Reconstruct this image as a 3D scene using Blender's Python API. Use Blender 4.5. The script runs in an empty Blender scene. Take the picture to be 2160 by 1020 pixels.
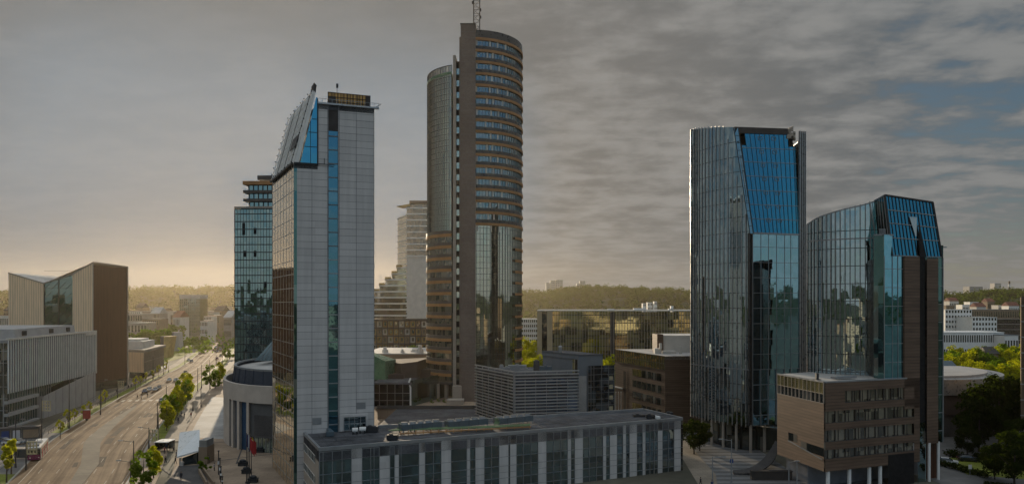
import bpy, math, random
import numpy as np
from mathutils import Vector
R = math.radians
random.seed(7); rng = np.random.default_rng(7)
SC = bpy.context.scene; COL = SC.collection
# ------------------------------------------------------------------ camera, sky, sun, exposure
EYE = 36.0; FPX = 1500.0; UC = 1080.0; VH = 640.0
cam = bpy.data.cameras.new("camera"); camo = bpy.data.objects.new("camera", cam); COL.objects.link(camo)
camo.location = (0, 0, EYE); camo.rotation_euler = (R(90), 0, 0)
cam.sensor_width = 36; cam.lens = 25.0; cam.shift_y = 130/2160
cam.clip_start = 0.5; cam.clip_end = 20000
SC.camera = camo
SUN_AZ, SUN_EL = R(-18.8), R(8.5)         # azimuth from +Y towards +X
SUND = Vector((math.sin(SUN_AZ)*math.cos(SUN_EL), math.cos(SUN_AZ)*math.cos(SUN_EL), math.sin(SUN_EL)))
SC.view_settings.view_transform = 'Standard'; SC.view_settings.look = 'None'
SC.view_settings.exposure = 0.0; SC.view_settings.gamma = 1.0
SC.cycles.max_bounces = 6; SC.cycles.diffuse_bounces = 2; SC.cycles.glossy_bounces = 4
SC.cycles.transmission_bounces = 3; SC.cycles.volume_bounces = 0; SC.cycles.transparent_max_bounces = 6
SC.cycles.sample_clamp_indirect = 3.0; SC.cycles.caustics_reflective = False; SC.cycles.caustics_refractive = False

def nd(nt, typ, ins=(), out=0, **props):
    n = nt.nodes.new('ShaderNode'+typ)
    for k, v in props.items(): setattr(n, k, v)
    it = ins.items() if isinstance(ins, dict) else enumerate(ins)
    for k, v in it:
        if v is None: continue
        if isinstance(v, bpy.types.NodeSocket): nt.links.new(v, n.inputs[k])
        else:
            s = n.inputs[k]
            if hasattr(s.default_value, '__len__') and len(s.default_value) == 4 and len(v) == 3: v = tuple(v)+(1,)
            s.default_value = v
    return n.outputs[out]
def mth(nt, op, *a, **k): return nd(nt, 'Math', a, operation=op, **k)
def vm(nt, op, *a, out=0, **k): return nd(nt, 'VectorMath', a, out=out, operation=op, **k)
def mixc(nt, f, a, b, mode='MIX'): return nd(nt, 'Mix', {0: f, 6: a, 7: b}, out=2, data_type='RGBA', blend_type=mode)
def mrange(nt, v, a, b, c=0., d=1., smooth=True): return nd(nt, 'MapRange', [v, a, b, c, d], interpolation_type='SMOOTHSTEP' if smooth else 'LINEAR')
def noise(nt, vec, scale, detail=4., rough=.55, out=0, dist=0.): return nd(nt, 'TexNoise', {'Vector': vec, 'Scale': scale, 'Detail': detail, 'Roughness': rough, 'Distortion': dist}, out=out)

world = bpy.data.worlds.new("World"); SC.world = world; world.use_nodes = True
wt = world.node_tree; wt.nodes.clear()
def make_world(nt):
    d = vm(nt, 'NORMALIZE', nd(nt, 'TexCoord', out=0))
    xyz = nt.nodes.new('ShaderNodeSeparateXYZ'); nt.links.new(d, xyz.inputs[0])
    x, y, z = xyz.outputs
    sky = nd(nt, 'TexSky', sky_type='NISHITA', sun_disc=False, sun_elevation=SUN_EL, sun_rotation=SUN_AZ, air_density=1.0, dust_density=0.6, ozone_density=2.0)
    zc = mth(nt, 'ADD', mth(nt, 'ABSOLUTE', z), 0.16)
    px = mth(nt, 'DIVIDE', x, zc); py = mth(nt, 'DIVIDE', y, zc)
    def coord(sx, sy, rot):
        c, s = math.cos(rot), math.sin(rot)
        a = mth(nt, 'ADD', mth(nt, 'MULTIPLY', px, c*sx), mth(nt, 'MULTIPLY', py, -s*sx))
        b = mth(nt, 'ADD', mth(nt, 'MULTIPLY', px, s*sy), mth(nt, 'MULTIPLY', py, c*sy))
        return nd(nt, 'CombineXYZ', [a, b, 3.1])
    sd = vm(nt, 'DOT_PRODUCT', d, tuple(SUND), out=1)
    G = mrange(nt, sd, 0.62, 0.965)
    G2 = mrange(nt, sd, 0.918, 0.968)
    n1 = noise(nt, coord(5.5, 7.0, .14), 1.0, 6., .58, dist=.15)       # cells of high cloud
    n2 = noise(nt, coord(1.5, 1.9, -.2), 1.0, 3., .5)                # broad patches
    n3 = noise(nt, coord(2.2, 10.0, .05), 1.2, 4., .6, dist=.1)       # streaks
    c = mth(nt, 'ADD', mth(nt, 'MULTIPLY', n1, .56), mth(nt, 'ADD', mth(nt, 'MULTIPLY', n2, .36), mth(nt, 'MULTIPLY', n3, .14)))
    lit = mrange(nt, c, .42, .66)
    cov = mrange(nt, mth(nt, 'ADD', c, mth(nt, 'MULTIPLY', G, .5)), .40, .58)
    bright = mixc(nt, G, (.230, .236, .235), (.285, .275, .258))
    dark = mixc(nt, G, (.112, .128, .140), (.188, .180, .167))
    cloud = mixc(nt, lit, dark, bright)
    glow = mixc(nt, mrange(nt, z, .25, .42), mixc(nt, mrange(nt, z, .06, .20), (.150, .208, .272), (.228, .272, .315)), (.192, .189, .180))
    cloud = mixc(nt, mth(nt, 'MULTIPLY', G2, .82), cloud, glow)
    blue = mixc(nt, .6, mixc(nt, 1., sky, (.085, .085, .085), 'MULTIPLY'), (.055, .088, .118))
    # behind the camera the sky is clearer: cover falls with the angle from the sun
    back = mrange(nt, sd, .1, -.75)
    cov = mth(nt, 'MULTIPLY', cov, mth(nt, 'SUBTRACT', 1., mth(nt, 'MULTIPLY', back, mth(nt, 'MULTIPLY', mrange(nt, z, .06, .26), mrange(nt, z, .7, .45)))))
    col = mixc(nt, cov, blue, cloud)
    hz = mrange(nt, z, .16, .0)
    col = mixc(nt, mth(nt, 'MULTIPLY', hz, .55), col, mixc(nt, G, (.225, .22, .212), (.185, .20, .21)))
    boost = mth(nt, 'ADD', mth(nt, 'ADD', 1., mth(nt, 'MULTIPLY', mrange(nt, z, .40, .75), 2.4)), mth(nt, 'MULTIPLY', mrange(nt, sd, .3, -.4), .8))  # unseen sky overhead and behind the camera brightened to add ambient light
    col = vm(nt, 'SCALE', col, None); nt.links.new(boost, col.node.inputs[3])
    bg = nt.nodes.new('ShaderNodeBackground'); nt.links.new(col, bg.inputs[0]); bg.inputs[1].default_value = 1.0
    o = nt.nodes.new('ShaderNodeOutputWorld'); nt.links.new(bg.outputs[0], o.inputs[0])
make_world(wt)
sun = bpy.data.lights.new("sun", 'SUN'); suno = bpy.data.objects.new("sun", sun); COL.objects.link(suno)
sun.energy = 4.0; sun.angle = R(.5); sun.color = (1, .81, .57)
suno.rotation_euler = SUND.to_track_quat('Z', 'Y').to_euler()

# ------------------------------------------------------------------ geometry helpers
def W(u, v, Y): return Vector(((u-UC)*Y/FPX, Y, EYE+(VH-v)*Y/FPX))
def GP(u, v, z=0.): Y = (EYE-z)*FPX/(v-VH); return Vector(((u-UC)*Y/FPX, Y, z))

class MB:
    def __init__(s): s.v = []; s.f = []; s.uv = []; s.mi = []
    def poly(s, pts, uv=None, mi=0):
        n = len(s.v); s.v += [tuple(p) for p in pts]; s.f.append(list(range(n, n+len(pts)))); s.uv.append(uv); s.mi.append(mi); return s
    def hexa(s, p, mi=0):                      # 8 points: bottom 0-3, top 4-7
        for q in ((3,2,1,0),(4,5,6,7),(0,1,5,4),(1,2,6,5),(2,3,7,6),(3,0,4,7)): s.poly([p[i] for i in q], None, mi)
        return s
    def box(s, x0, x1, y0, y1, z0, z1, mi=0):
        return s.hexa([(x0,y0,z0),(x1,y0,z0),(x1,y1,z0),(x0,y1,z0),(x0,y0,z1),(x1,y0,z1),(x1,y1,z1),(x0,y1,z1)], mi)
    def bar(s, p, q, w, h=None, mi=0):
        p, q = Vector(p), Vector(q); h = h or w; d = (q-p).normalized()
        a = d.cross(Vector((0,0,1))); a = Vector((1,0,0)) if a.length < .05 else a.normalized(); b = a.cross(d).normalized()
        a *= w/2; b *= h/2
        return s.hexa([p-a-b, p+a-b, q+a-b, q-a-b, p-a+b, p+a+b, q+a+b, q-a+b], mi)
    def prism(s, pts, z0, z1, mi=0, cap=True, capmi=None, closed=True):
        n = len(pts); zz0 = z0 if hasattr(z0, '__len__') else [z0]*n; zz1 = z1 if hasattr(z1, '__len__') else [z1]*n
        l = 0.
        for i in range(n if closed else n-1):
            j = (i+1) % n; a, b = pts[i], pts[j]; dl = math.hypot(b[0]-a[0], b[1]-a[1])
            s.poly([(a[0],a[1],zz0[i]),(b[0],b[1],zz0[j]),(b[0],b[1],zz1[j]),(a[0],a[1],zz1[i])], [(l,zz0[i]),(l+dl,zz0[j]),(l+dl,zz1[j]),(l,zz1[i])], mi); l += dl
        if cap: s.poly([(p[0],p[1],z) for p, z in zip(pts, zz1)], None, mi if capmi is None else capmi)
        return s
    def tube(s, pts, rad, n=8, mi=0, cap=True):
        pts = [Vector(p) for p in pts]; rs = rad if hasattr(rad, '__len__') else [rad]*len(pts); base = len(s.v)
        for i, p in enumerate(pts):
            d = (pts[min(i+1, len(pts)-1)]-pts[max(i-1, 0)]).normalized()
            a = d.cross(Vector((0,0,1))); a = Vector((1,0,0)) if a.length < .05 else a.normalized(); b = d.cross(a)
            for k in range(n):
                t = 2*math.pi*k/n; s.v.append(tuple(p+(a*math.cos(t)+b*math.sin(t))*rs[i]))
        for i in range(len(pts)-1):
            for k in range(n):
                k2 = (k+1) % n; s.f.append([base+i*n+k, base+i*n+k2, base+(i+1)*n+k2, base+(i+1)*n+k]); s.uv.append(None); s.mi.append(mi)
        if cap:
            s.f.append([base+k for k in range(n)][::-1]); s.f.append([base+(len(pts)-1)*n+k for k in range(n)]); s.uv += [None, None]; s.mi += [mi, mi]
        return s
    def cyl(s, x, y, z0, z1, r0, r1=None, n=12, mi=0): return s.tube([(x,y,z0),(x,y,z1)], [r0, r0 if r1 is None else r1], n, mi)
    def ball(s, c, r, mi=0, n=8, m=6, sq=(1,1,1)):
        base = len(s.v)
        for j in range(m+1):
            th = math.pi*j/m
            for k in range(n):
                t = 2*math.pi*k/n; s.v.append((c[0]+r*sq[0]*math.sin(th)*math.cos(t), c[1]+r*sq[1]*math.sin(th)*math.sin(t), c[2]-r*sq[2]*math.cos(th)))
        for j in range(m):
            for k in range(n):
                k2 = (k+1) % n; s.f.append([base+j*n+k, base+j*n+k2, base+(j+1)*n+k2, base+(j+1)*n+k]); s.uv.append(None); s.mi.append(mi)
        return s
    def mesh(s, name, mats, off=(0,0,0), smooth=False):
        me = bpy.data.meshes.new(name); o = Vector(off)
        me.from_pydata([tuple(Vector(v)-o) for v in s.v], [], s.f)
        uvl = me.uv_layers.new(name='UVMap'); data = np.zeros((len(me.loops), 2), np.float32)
        for p, uv in zip(me.polygons, s.uv):
            if uv is None:
                n = p.normal
                vs = [s.v[i] for i in p.vertices]
                if abs(n.z) > .75: uv = [(q[0], q[1]) for q in vs]
                else:
                    tx, ty = -n.y, n.x; l = math.hypot(tx, ty) or 1; uv = [((q[0]*tx+q[1]*ty)/l, q[2]) for q in vs]
            data[p.loop_start:p.loop_start+p.loop_total] = uv
        uvl.data.foreach_set('uv', data.ravel())
        for m in (mats if isinstance(mats, (list, tuple)) else [mats]): me.materials.append(m)
        me.polygons.foreach_set('material_index', s.mi)
        if smooth: me.polygons.foreach_set('use_smooth', [True]*len(me.polygons))
        me.update(); return me
    def build(s, name, mats, parent=None, smooth=False, loc=None, label=None):
        off = parent_loc(parent) if parent else (loc or (0,0,0))
        ob = bpy.data.objects.new(name, s.mesh(name, mats, off, smooth)); COL.objects.link(ob)
        if parent: ob.parent = parent
        else: ob.location = off
        if label: ob['label'] = label
        return ob
def parent_loc(p):
    l = Vector((0,0,0))
    while p: l += p.location; p = p.parent
    return l
def tag(o, label, cat, group=None):
    o['label'] = label; o['category'] = cat
    if group: o['group'] = group
    return o
def root(name, label, cat, loc, group=None):
    o = bpy.data.objects.new(name, None); COL.objects.link(o); o.location = loc; return tag(o, label, cat, group)
def struct(o, kind='structure'): o['kind'] = kind; return o
def dup(r, loc, rotz=0., scale=1., label=None, group=None):
    def cp(o, par):
        c = o.copy(); COL.objects.link(c)
        if par: c.parent = par
        for ch in o.children: cp(ch, c)
        return c
    c = cp(r, None); c.location = loc; c.rotation_euler = (0,0,rotz); c.scale = (scale,)*3
    if label: c['label'] = label
    if group: c['group'] = group
    return c
ORD = "first second third fourth fifth sixth seventh eighth ninth tenth eleventh twelfth thirteenth fourteenth fifteenth sixteenth seventeenth eighteenth nineteenth twentieth".split()

class Face:                                    # a vertical facade from p0 (left, as seen) to p1 (right)
    def __init__(s, p0, p1):
        s.p = Vector((p0[0], p0[1])); q = Vector((p1[0], p1[1])); s.L = (q-s.p).length; s.t = (q-s.p)/s.L; s.n = Vector((s.t.y, -s.t.x))
    def pt(s, a, z, d=0.): return Vector((s.p.x+s.t.x*a+s.n.x*d, s.p.y+s.t.y*a+s.n.y*d, z))
    def su(s, u): k = (u-UC)/FPX; return (k*s.p.y-s.p.x)/(s.t.x-k*s.t.y)
    def zv(s, v, a): return EYE+(VH-v)*(s.p.y+s.t.y*a)/FPX
    def rect(s, mb, a0, a1, z0, z1, d=0., mi=0):
        mb.poly([s.pt(a0,z0,d), s.pt(a1,z0,d), s.pt(a1,z1,d), s.pt(a0,z1,d)], [(a0,z0),(a1,z0),(a1,z1),(a0,z1)], mi); return mb
    def box(s, mb, a0, a1, z0, z1, d0, d1, mi=0):
        return mb.hexa([s.pt(a0,z0,d1), s.pt(a1,z0,d1), s.pt(a1,z0,d0), s.pt(a0,z0,d0), s.pt(a0,z1,d1), s.pt(a1,z1,d1), s.pt(a1,z1,d0), s.pt(a0,z1,d0)], mi)
    def grid(s, mb, aa, zz, a0, a1, z0, z1, w, d0, d1, mi=0, wh=None):
        for a in aa: s.box(mb, a-w/2, a+w/2, z0, z1, d0, d1, mi)
        for z in zz: s.box(mb, a0, a1, z-(wh or w)/2, z+(wh or w)/2, d0, d1-.003, mi)
        return mb
def fr(a, b, step, off=0.):
    out = []; x = a+off
    while x < b: out.append(x); x += step
    return out
def smooth_line(pts, k=6):
    out = []
    P = [Vector(p) for p in pts]; P = [2*P[0]-P[1]]+P+[2*P[-1]-P[-2]]
    for i in range(1, len(P)-2):
        for j in range(k):
            t = j/k; a, b, c, d = P[i-1:i+3]
            out.append(.5*((2*b)+(c-a)*t+(2*a-5*b+4*c-d)*t*t+(3*b-a-3*c+d)*t**3))
    return out+[P[-2]]

# ------------------------------------------------------------------ materials
def newmat(name):
    m = bpy.data.materials.new(name); m.use_nodes = True; m.node_tree.nodes.clear(); return m, m.node_tree
def fin(nt, sh): o = nt.nodes.new('ShaderNodeOutputMaterial'); nt.links.new(sh, o.inputs[0])
def objco(nt): return nd(nt, 'TexCoord', out=3)
def plain(name, col, rough=.7, var=.18, scale=.35, metal=0., spec=.3, stretch=(1,1,1), fine=0.):
    m, nt = newmat(name); co = vm(nt, 'MULTIPLY', objco(nt), stretch)
    f = noise(nt, co, scale, 5.)
    a = tuple(c*(1-var) for c in col); b = tuple(min(1, c*(1+var)) for c in col)
    c = mixc(nt, mrange(nt, f, .3, .7), a, b)
    if fine: c = mixc(nt, 1., c, nd(nt, 'CombineXYZ', [mrange(nt, noise(nt, co, scale*14, 3.), .2, .8, 1-fine, 1+fine)]*3), 'MULTIPLY')
    rr = mrange(nt, noise(nt, co, scale*3, 3.), .3, .7, max(.02, rough-.12), min(1, rough+.1))
    fin(nt, nd(nt, 'BsdfPrincipled', {'Base Color': c, 'Roughness': rr, 'Metallic': metal, 'Specular IOR Level': spec})); return m
def glass(name, tint, pane=(1.5, 3.5), refl=.5, rough=.03, wob=.012, dark=(.010,.013,.015), blind=(.20,.18,.15), pb=.15, off=(0,0), fres=5.):
    m, nt = newmat(name)
    uv = nd(nt, 'UVMap'); cell = vm(nt, 'FLOOR', vm(nt, 'DIVIDE', vm(nt, 'ADD', uv, (off[0], off[1], 0)), (pane[0], pane[1], 1)))
    wn = nt.nodes.new('ShaderNodeTexWhiteNoise'); nt.links.new(vm(nt, 'ADD', cell, (.37, .61, .2)), wn.inputs[0])
    nz = noise(nt, objco(nt), .35, 2., out=1)
    g = nd(nt, 'NewGeometry', out=1)
    t = vm(nt, 'ADD', vm(nt, 'SCALE', vm(nt, 'SUBTRACT', wn.outputs[1], (.5,.5,.5)), None), vm(nt, 'SCALE', vm(nt, 'SUBTRACT', nz, (.5,.5,.5)), None))
    for l in nt.nodes:
        if l.type == 'VECT_MATH' and l.operation == 'SCALE': l.inputs[3].default_value = wob*2
    nrm = vm(nt, 'NORMALIZE', vm(nt, 'ADD', g, t))
    b = mth(nt, 'GREATER_THAN', wn.outputs[0], 1-pb)
    ic = mixc(nt, b, mixc(nt, wn.outputs[0], tuple(c*.4 for c in dark), tuple(c*1.6 for c in dark)), blind)
    lw = nd(nt, 'LayerWeight', {0: .5, 1: nrm}, out=1)
    fac = mth(nt, 'ADD', refl, mth(nt, 'MULTIPLY', mth(nt, 'POWER', lw, fres), 1-refl))
    sh = nd(nt, 'MixShader', [fac, nd(nt, 'BsdfDiffuse', {0: ic}), nd(nt, 'BsdfGlossy', {0: tuple(tint)+(1,), 1: rough, 'Normal': nrm})])
    fin(nt, sh); return m
def striped(name, ca, cb, period, axis='z', rough=.6, duty=.5, var=.15, mode='obj', spec=.3):
    m, nt = newmat(name); co = objco(nt) if mode == 'obj' else nd(nt, 'UVMap')
    xyz = nt.nodes.new('ShaderNodeSeparateXYZ'); nt.links.new(co, xyz.inputs[0])
    s = xyz.outputs['xyz'.index(axis)]
    fr_ = mth(nt, 'FRACT', mth(nt, 'DIVIDE', s, period))
    k = mrange(nt, fr_, duty-.12, duty+.12)
    st = (.12, .12, 1.2) if axis == 'z' else (1.2, 1.2, .12)
    n = noise(nt, vm(nt, 'MULTIPLY', objco(nt), st), 1.0, 5., .65)
    c = mixc(nt, k, ca, cb); c = mixc(nt, 1., c, nd(nt, 'CombineXYZ', [mrange(nt, n, .25, .75, 1-var, 1+var)]*3), 'MULTIPLY')
    fin(nt, nd(nt, 'BsdfPrincipled', {'Base Color': c, 'Roughness': rough, 'Specular IOR Level': spec})); return m
def leafmat(name, col, var=.35):
    m, nt = newmat(name)
    g = nt.nodes.new('ShaderNodeNewGeometry'); r = g.outputs['Random Per Island']; oi = nd(nt, 'ObjectInfo', out=5)
    n = noise(nt, objco(nt), .5, 2.)
    k = mth(nt, 'ADD', mth(nt, 'MULTIPLY', r, .5), mth(nt, 'ADD', mth(nt, 'MULTIPLY', n, .4), mth(nt, 'MULTIPLY', oi, .25)))
    a = tuple(c*(1-var) for c in col); b = (col[0]*(1+var*1.6), col[1]*(1+var), col[2]*(1+var*.4))
    c = mixc(nt, k, a, b)
    sh = nd(nt, 'MixShader', [.6, nd(nt, 'BsdfDiffuse', {0: c}), nd(nt, 'BsdfTranslucent', {0: mixc(nt, 1., c, (1.9, 2.1, .7), 'MULTIPLY')})])
    fin(nt, sh); return m
M = {}
def panelmat(name, col, cell, rough=.5, var=.07):
    m, nt = newmat(name); uv = nd(nt, 'UVMap')
    wn = nt.nodes.new('ShaderNodeTexWhiteNoise'); nt.links.new(vm(nt, 'ADD', vm(nt, 'FLOOR', vm(nt, 'DIVIDE', uv, (cell[0], cell[1], 1))), (.3,.4,.1)), wn.inputs[0])
    st = noise(nt, vm(nt, 'MULTIPLY', objco(nt), (.9,.9,.05)), 1., 5., .6)       # faint rain streaks
    k = mth(nt, 'ADD', mth(nt, 'MULTIPLY', mth(nt, 'SUBTRACT', wn.outputs[0], .5), var*2), mrange(nt, st, .3, .75, .06, -.09))
    c = mixc(nt, 1., tuple(col), nd(nt, 'CombineXYZ', [mth(nt, 'ADD', k, 1.)]*3), 'MULTIPLY')
    fin(nt, nd(nt, 'BsdfPrincipled', {'Base Color': c, 'Roughness': mrange(nt, wn.outputs[0], 0, 1, rough-.08, rough+.1), 'Specular IOR Level': .3})); return m
M['panel'] = panelmat('grey_panel', (.52,.50,.485), (3.9, 1.335))
M['joint'] = plain('panel_joint', (.17,.17,.175), .8)
M['white'] = plain('white_paint', (.74,.73,.70), .5, .06)
M['hallpale'] = plain('hall_pale', (.50,.44,.38), .75, .08)
M['offwhite'] = plain('offwhite_render', (.60,.57,.52), .75, .08)
M['brightwhite'] = plain('white_sheet', (.8,.8,.78), .35, .05, spec=.6)
M['dark'] = plain('dark_metal', (.030,.031,.034), .5, .2)
M['black'] = plain('black_recess', (.008,.008,.009), .8, .2)
M['wire'] = plain('wire_black', (.012,.012,.012), .95, .1, spec=0.)
M['steel'] = plain('grey_metal', (.30,.31,.32), .4, .12, metal=.5)
M['finmetal'] = plain('fin_metal', (.40,.39,.38), .35, .08, metal=.6)
M['roofdark'] = plain('dark_roof_felt', (.076,.078,.085), .8, .42, .22, fine=.3)
M['rooflight'] = plain('light_roof_sheet', (.46,.44,.41), .7, .14, .2, fine=.12)
M['brownpanel'] = plain('brown_panel', (.052,.045,.042), .7, .15)
M['slab'] = plain('brown_stone', (.162,.130,.114), .8, .12, .12, stretch=(1,1,1.2), fine=.12)
M['cream'] = plain('cream_stone', (.36,.31,.26), .8, .08)
M['orange'] = plain('orange_band', (.36,.185,.075), .6, .12)
M['spandrel'] = plain('dark_spandrel', (.040,.040,.040), .35, .2, spec=.5)
M['spandrel_brown'] = plain('grey_brown_spandrel', (.105,.088,.075), .5, .15)
M['wood'] = striped('brown_cladding', (.132,.085,.058), (.092,.060,.042), .62, 'z', .55, .72, .35)
M['creamclad'] = striped('cream_perforated', (.80,.60,.40), (.58,.42,.27), 1.1, 'x', .6, .7, .12, 'uv')
M['rust'] = striped('rust_ribbed', (.095,.040,.023), (.060,.027,.017), .9, 'x', .5, .6, .25, 'uv')
M['louvre'] = plain('louvre_metal', (.42,.41,.40), .45, .06, metal=.3)
M['concrete'] = plain('pale_concrete', (.40,.38,.36), .8, .1, .2, fine=.1)
M['darkconcrete'] = plain('dark_concrete', (.085,.08,.078), .85, .15, .2, fine=.15)
M['brown_box'] = plain('brown_render', (.075,.056,.048), .85, .1)
M['gold_mesh'] = striped('gold_mesh', (.62,.36,.11), (.30,.17,.06), .6, 'x', .45, .5, .2, 'uv')
M['chiller'] = plain('blue_grey_casing', (.085,.115,.135), .5, .12)
M['greenpipe'] = plain('green_pipe', (.12,.19,.09), .6)
M['asphalt'] = None
M['bluepaint'] = plain('blue_panel', (.035,.075,.14), .45, .1)
M['greencurtain'] = plain('green_glass_panel', (.10,.20,.12), .35, .2)
M['glass_strip'] = glass('strip_glass', (.16,.40,.54), (3.2, 2.66), .62, .02, .010)
M['glass_roofwedge'] = glass('wedge_glass', (.12,.46,.66), (1.6, 2.6), .75, .02, .02)
M['glass_hotel_left'] = glass('warm_glass', (.95,.86,.72), (1.9, 2.66), .80, .02, .004, dark=(.07,.055,.04), blind=(.3,.25,.18), pb=.3)
M['glass_conf'] = glass('block_glass', (.50,.66,.74), (1.5, 2.2), .42, .02, .012, dark=(.008,.010,.014), blind=(.03,.06,.07), pb=.3)
M['glass_eur'] = glass('tower_glass', (.74,.82,.74), (1.45, 1.93), .58, .03, .006, dark=(.035,.036,.028), blind=(.17,.15,.11), pb=.3)
M['glass_eur_band'] = glass('tower_window', (.40,.58,.64), (1.35, 3.87), .45, .03, .012, dark=(.012,.014,.018), blind=(.17,.175,.17), pb=.38)
M['glass_green'] = glass('green_glass', (.46,.66,.69), (1.5, 3.4), .62, .02, .015)
M['glass_twin'] = glass('blue_grey_glass', (.56,.74,.81), (1.4, 3.7), .66, .015, .012, dark=(.006,.009,.011), pb=.06)
M['glass_blue'] = glass('blue_glass', (.075,.36,.50), (1.35, 3.6), .85, .015, .006, dark=(.004,.02,.04), blind=(.03,.12,.18), pb=.12)
M['glass_blue2'] = glass('mid_blue_glass', (.22,.56,.74), (1.35, 3.7), .78, .015, .006, dark=(.004,.015,.025), blind=(.03,.1,.13), pb=.1)
M['glass_front'] = glass('front_glass', (.30,.56,.68), (1.4, 3.7), .78, .015, .008, dark=(.006,.012,.018), pb=.1)
M['glass_dark'] = glass('dark_glass', (.35,.42,.45), (1.5, 3.3), .32, .03, .012)
M['glass_teal'] = glass('teal_glass', (.20,.42,.42), (1.2, 3.6), .45, .03, .015)
M['glass_gold'] = glass('gold_reflection_glass', (.92,.80,.42), (1.2, 3.5), .6, .08, .02, dark=(.08,.065,.02), blind=(.20,.16,.06), pb=.4)  # gold tint and interiors stand in for sunset sky reflected in the panes
M['glass_fins'] = glass('olive_reflection_glass', (.98,.92,.55), (2.6, 3.6), .50, .06, .008, dark=(.07,.065,.03), blind=(.36,.32,.15), pb=.4)  # olive interior colours stand in for sunlit surroundings mirrored in the glass
M['glass_win'] = glass('window_glass', (.60,.62,.58), (.9, 2.5), .30, .03, .012, dark=(.03,.026,.02), blind=(.19,.165,.12), pb=.55)
M['glass_pale'] = glass('pale_glass', (.9,.88,.8), (1.6, 3.55), .6, .05, .03, dark=(.12,.11,.09), blind=(.3,.27,.22), pb=.4)
M['glass_brown'] = glass('brown_glass', (.62,.55,.47), (1.6, 3.55), .35, .05, .02, dark=(.06,.046,.036), blind=(.14,.11,.08), pb=.3)
def roadmat():
    m, nt = newmat('asphalt'); co = objco(nt)
    a = noise(nt, vm(nt, 'MULTIPLY', nd(nt, 'UVMap'), (.75, .012, 1)), 1., 3., .6)     # wheel tracks run along the lanes
    b = noise(nt, co, .08, 5., .6); c3 = noise(nt, co, 1.5, 3.)
    k = mth(nt, 'ADD', mth(nt, 'MULTIPLY', a, .6), mth(nt, 'ADD', mth(nt, 'MULTIPLY', b, .3), mth(nt, 'MULTIPLY', c3, .15)))
    c = mixc(nt, mrange(nt, k, .36, .66), (.092,.057,.034), (.265,.180,.108))
    fin(nt, nd(nt, 'BsdfPrincipled', {'Base Color': c, 'Roughness': mrange(nt, k, .3, .7, .95, .85), 'Specular IOR Level': .12})); return m
M['asphalt'] = roadmat()
M['roadpatch'] = plain('asphalt_patch', (.072,.056,.044), .9, .25, .8, spec=.1)
def pavemat(name, ca, cb, tile, rough=.85, spec=.2):
    m, nt = newmat(name); co = objco(nt)
    br = nd(nt, 'TexBrick', {'Vector': co, 'Color1': tuple(ca)+(1,), 'Color2': tuple(cb)+(1,), 'Mortar': tuple(c*.55 for c in ca)+(1,), 'Scale': 1., 'Mortar Size': .03, 'Brick Width': tile, 'Row Height': tile*.6})
    c = mixc(nt, 1., br, nd(nt, 'CombineXYZ', [mrange(nt, noise(nt, co, .12, 5.), .25, .75, .75, 1.2)]*3), 'MULTIPLY')
    fin(nt, nd(nt, 'BsdfPrincipled', {'Base Color': c, 'Roughness': rough, 'Specular IOR Level': spec})); return m
M['paving'] = pavemat('tan_paving', (.37,.28,.20), (.32,.24,.175), 2.4)
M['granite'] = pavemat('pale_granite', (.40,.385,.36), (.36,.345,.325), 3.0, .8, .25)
M['sidewalk'] = pavemat('sidewalk_slabs', (.30,.255,.20), (.26,.22,.175), 1.6)
M['greypave'] = pavemat('grey_paving', (.16,.155,.15), (.13,.128,.125), 3.2, .6)
M['medianpave'] = pavemat('median_paving', (.175,.15,.115), (.15,.13,.10), 1.6)
M['stripepave'] = striped('striped_paving', (.20,.20,.20), (.115,.115,.115), 3.4, 'y', .6, .5, .15)
M['kerb'] = plain('kerb_stone', (.36,.33,.29), .8)
M['marking'] = plain('road_paint', (.32,.27,.21), .6, .2, .8)
M['grass'] = plain('lawn', (.15,.17,.02), .9, .3, .3, fine=.35)
M['earth'] = plain('city_ground', (.105,.10,.075), .95, .35, .02, fine=.2)
M['hill'] = plain('hill_floor', (.030,.042,.016), .95, .3, .01)
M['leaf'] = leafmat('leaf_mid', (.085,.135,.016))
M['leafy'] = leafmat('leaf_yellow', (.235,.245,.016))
M['leafd'] = leafmat('leaf_shaded', (.020,.031,.009))  # leaf colour darkened to stand in for the shadow of the tower
M['woods'] = leafmat('woodland', (.034,.050,.013), .22)
M['bark'] = plain('bark', (.06,.045,.035), .9, .2, 3.)
def carpaint(n, c): return plain(n, c, .25, .03, spec=.6)
M['car_white'] = carpaint('white_car', (.62,.62,.61)); M['car_grey'] = carpaint('grey_car', (.16,.17,.18)); M['car_black'] = carpaint('black_car', (.02,.021,.024))
M['car_blue'] = carpaint('blue_car', (.05,.08,.15)); M['car_red'] = carpaint('red_car', (.22,.02,.02)); M['car_silver'] = carpaint('silver_car', (.4,.41,.42))
M['carglass'] = plain('car_glass', (.015,.018,.02), .1, .1, spec=.8)
M['tyre'] = plain('tyre', (.012,.012,.012), .9)
M['lamp'] = plain('lamp_lens', (.7,.68,.6), .3)
M['skin'] = plain('skin', (.40,.25,.18), .6)
M['cloth_dark'] = plain('dark_cloth', (.02,.022,.03), .9); M['cloth_blue'] = plain('blue_cloth', (.04,.06,.13), .9); M['cloth_red'] = plain('red_cloth', (.25,.05,.05), .9); M['cloth_pale'] = plain('pale_cloth', (.45,.42,.4), .9)
M['magenta'] = carpaint('magenta_paint', (.16,.018,.07)); M['flagred'] = plain('red_flag', (.33,.03,.03), .8); M['flagblue'] = plain('blue_flag', (.02,.03,.15), .8); M['flagyellow'] = plain('yellow_flag', (.5,.3,.04), .8); M['flagwhite'] = plain('white_flag', (.6,.6,.62), .8); M['flaggreen'] = plain('green_flag', (.03,.14,.06), .8)
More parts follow.
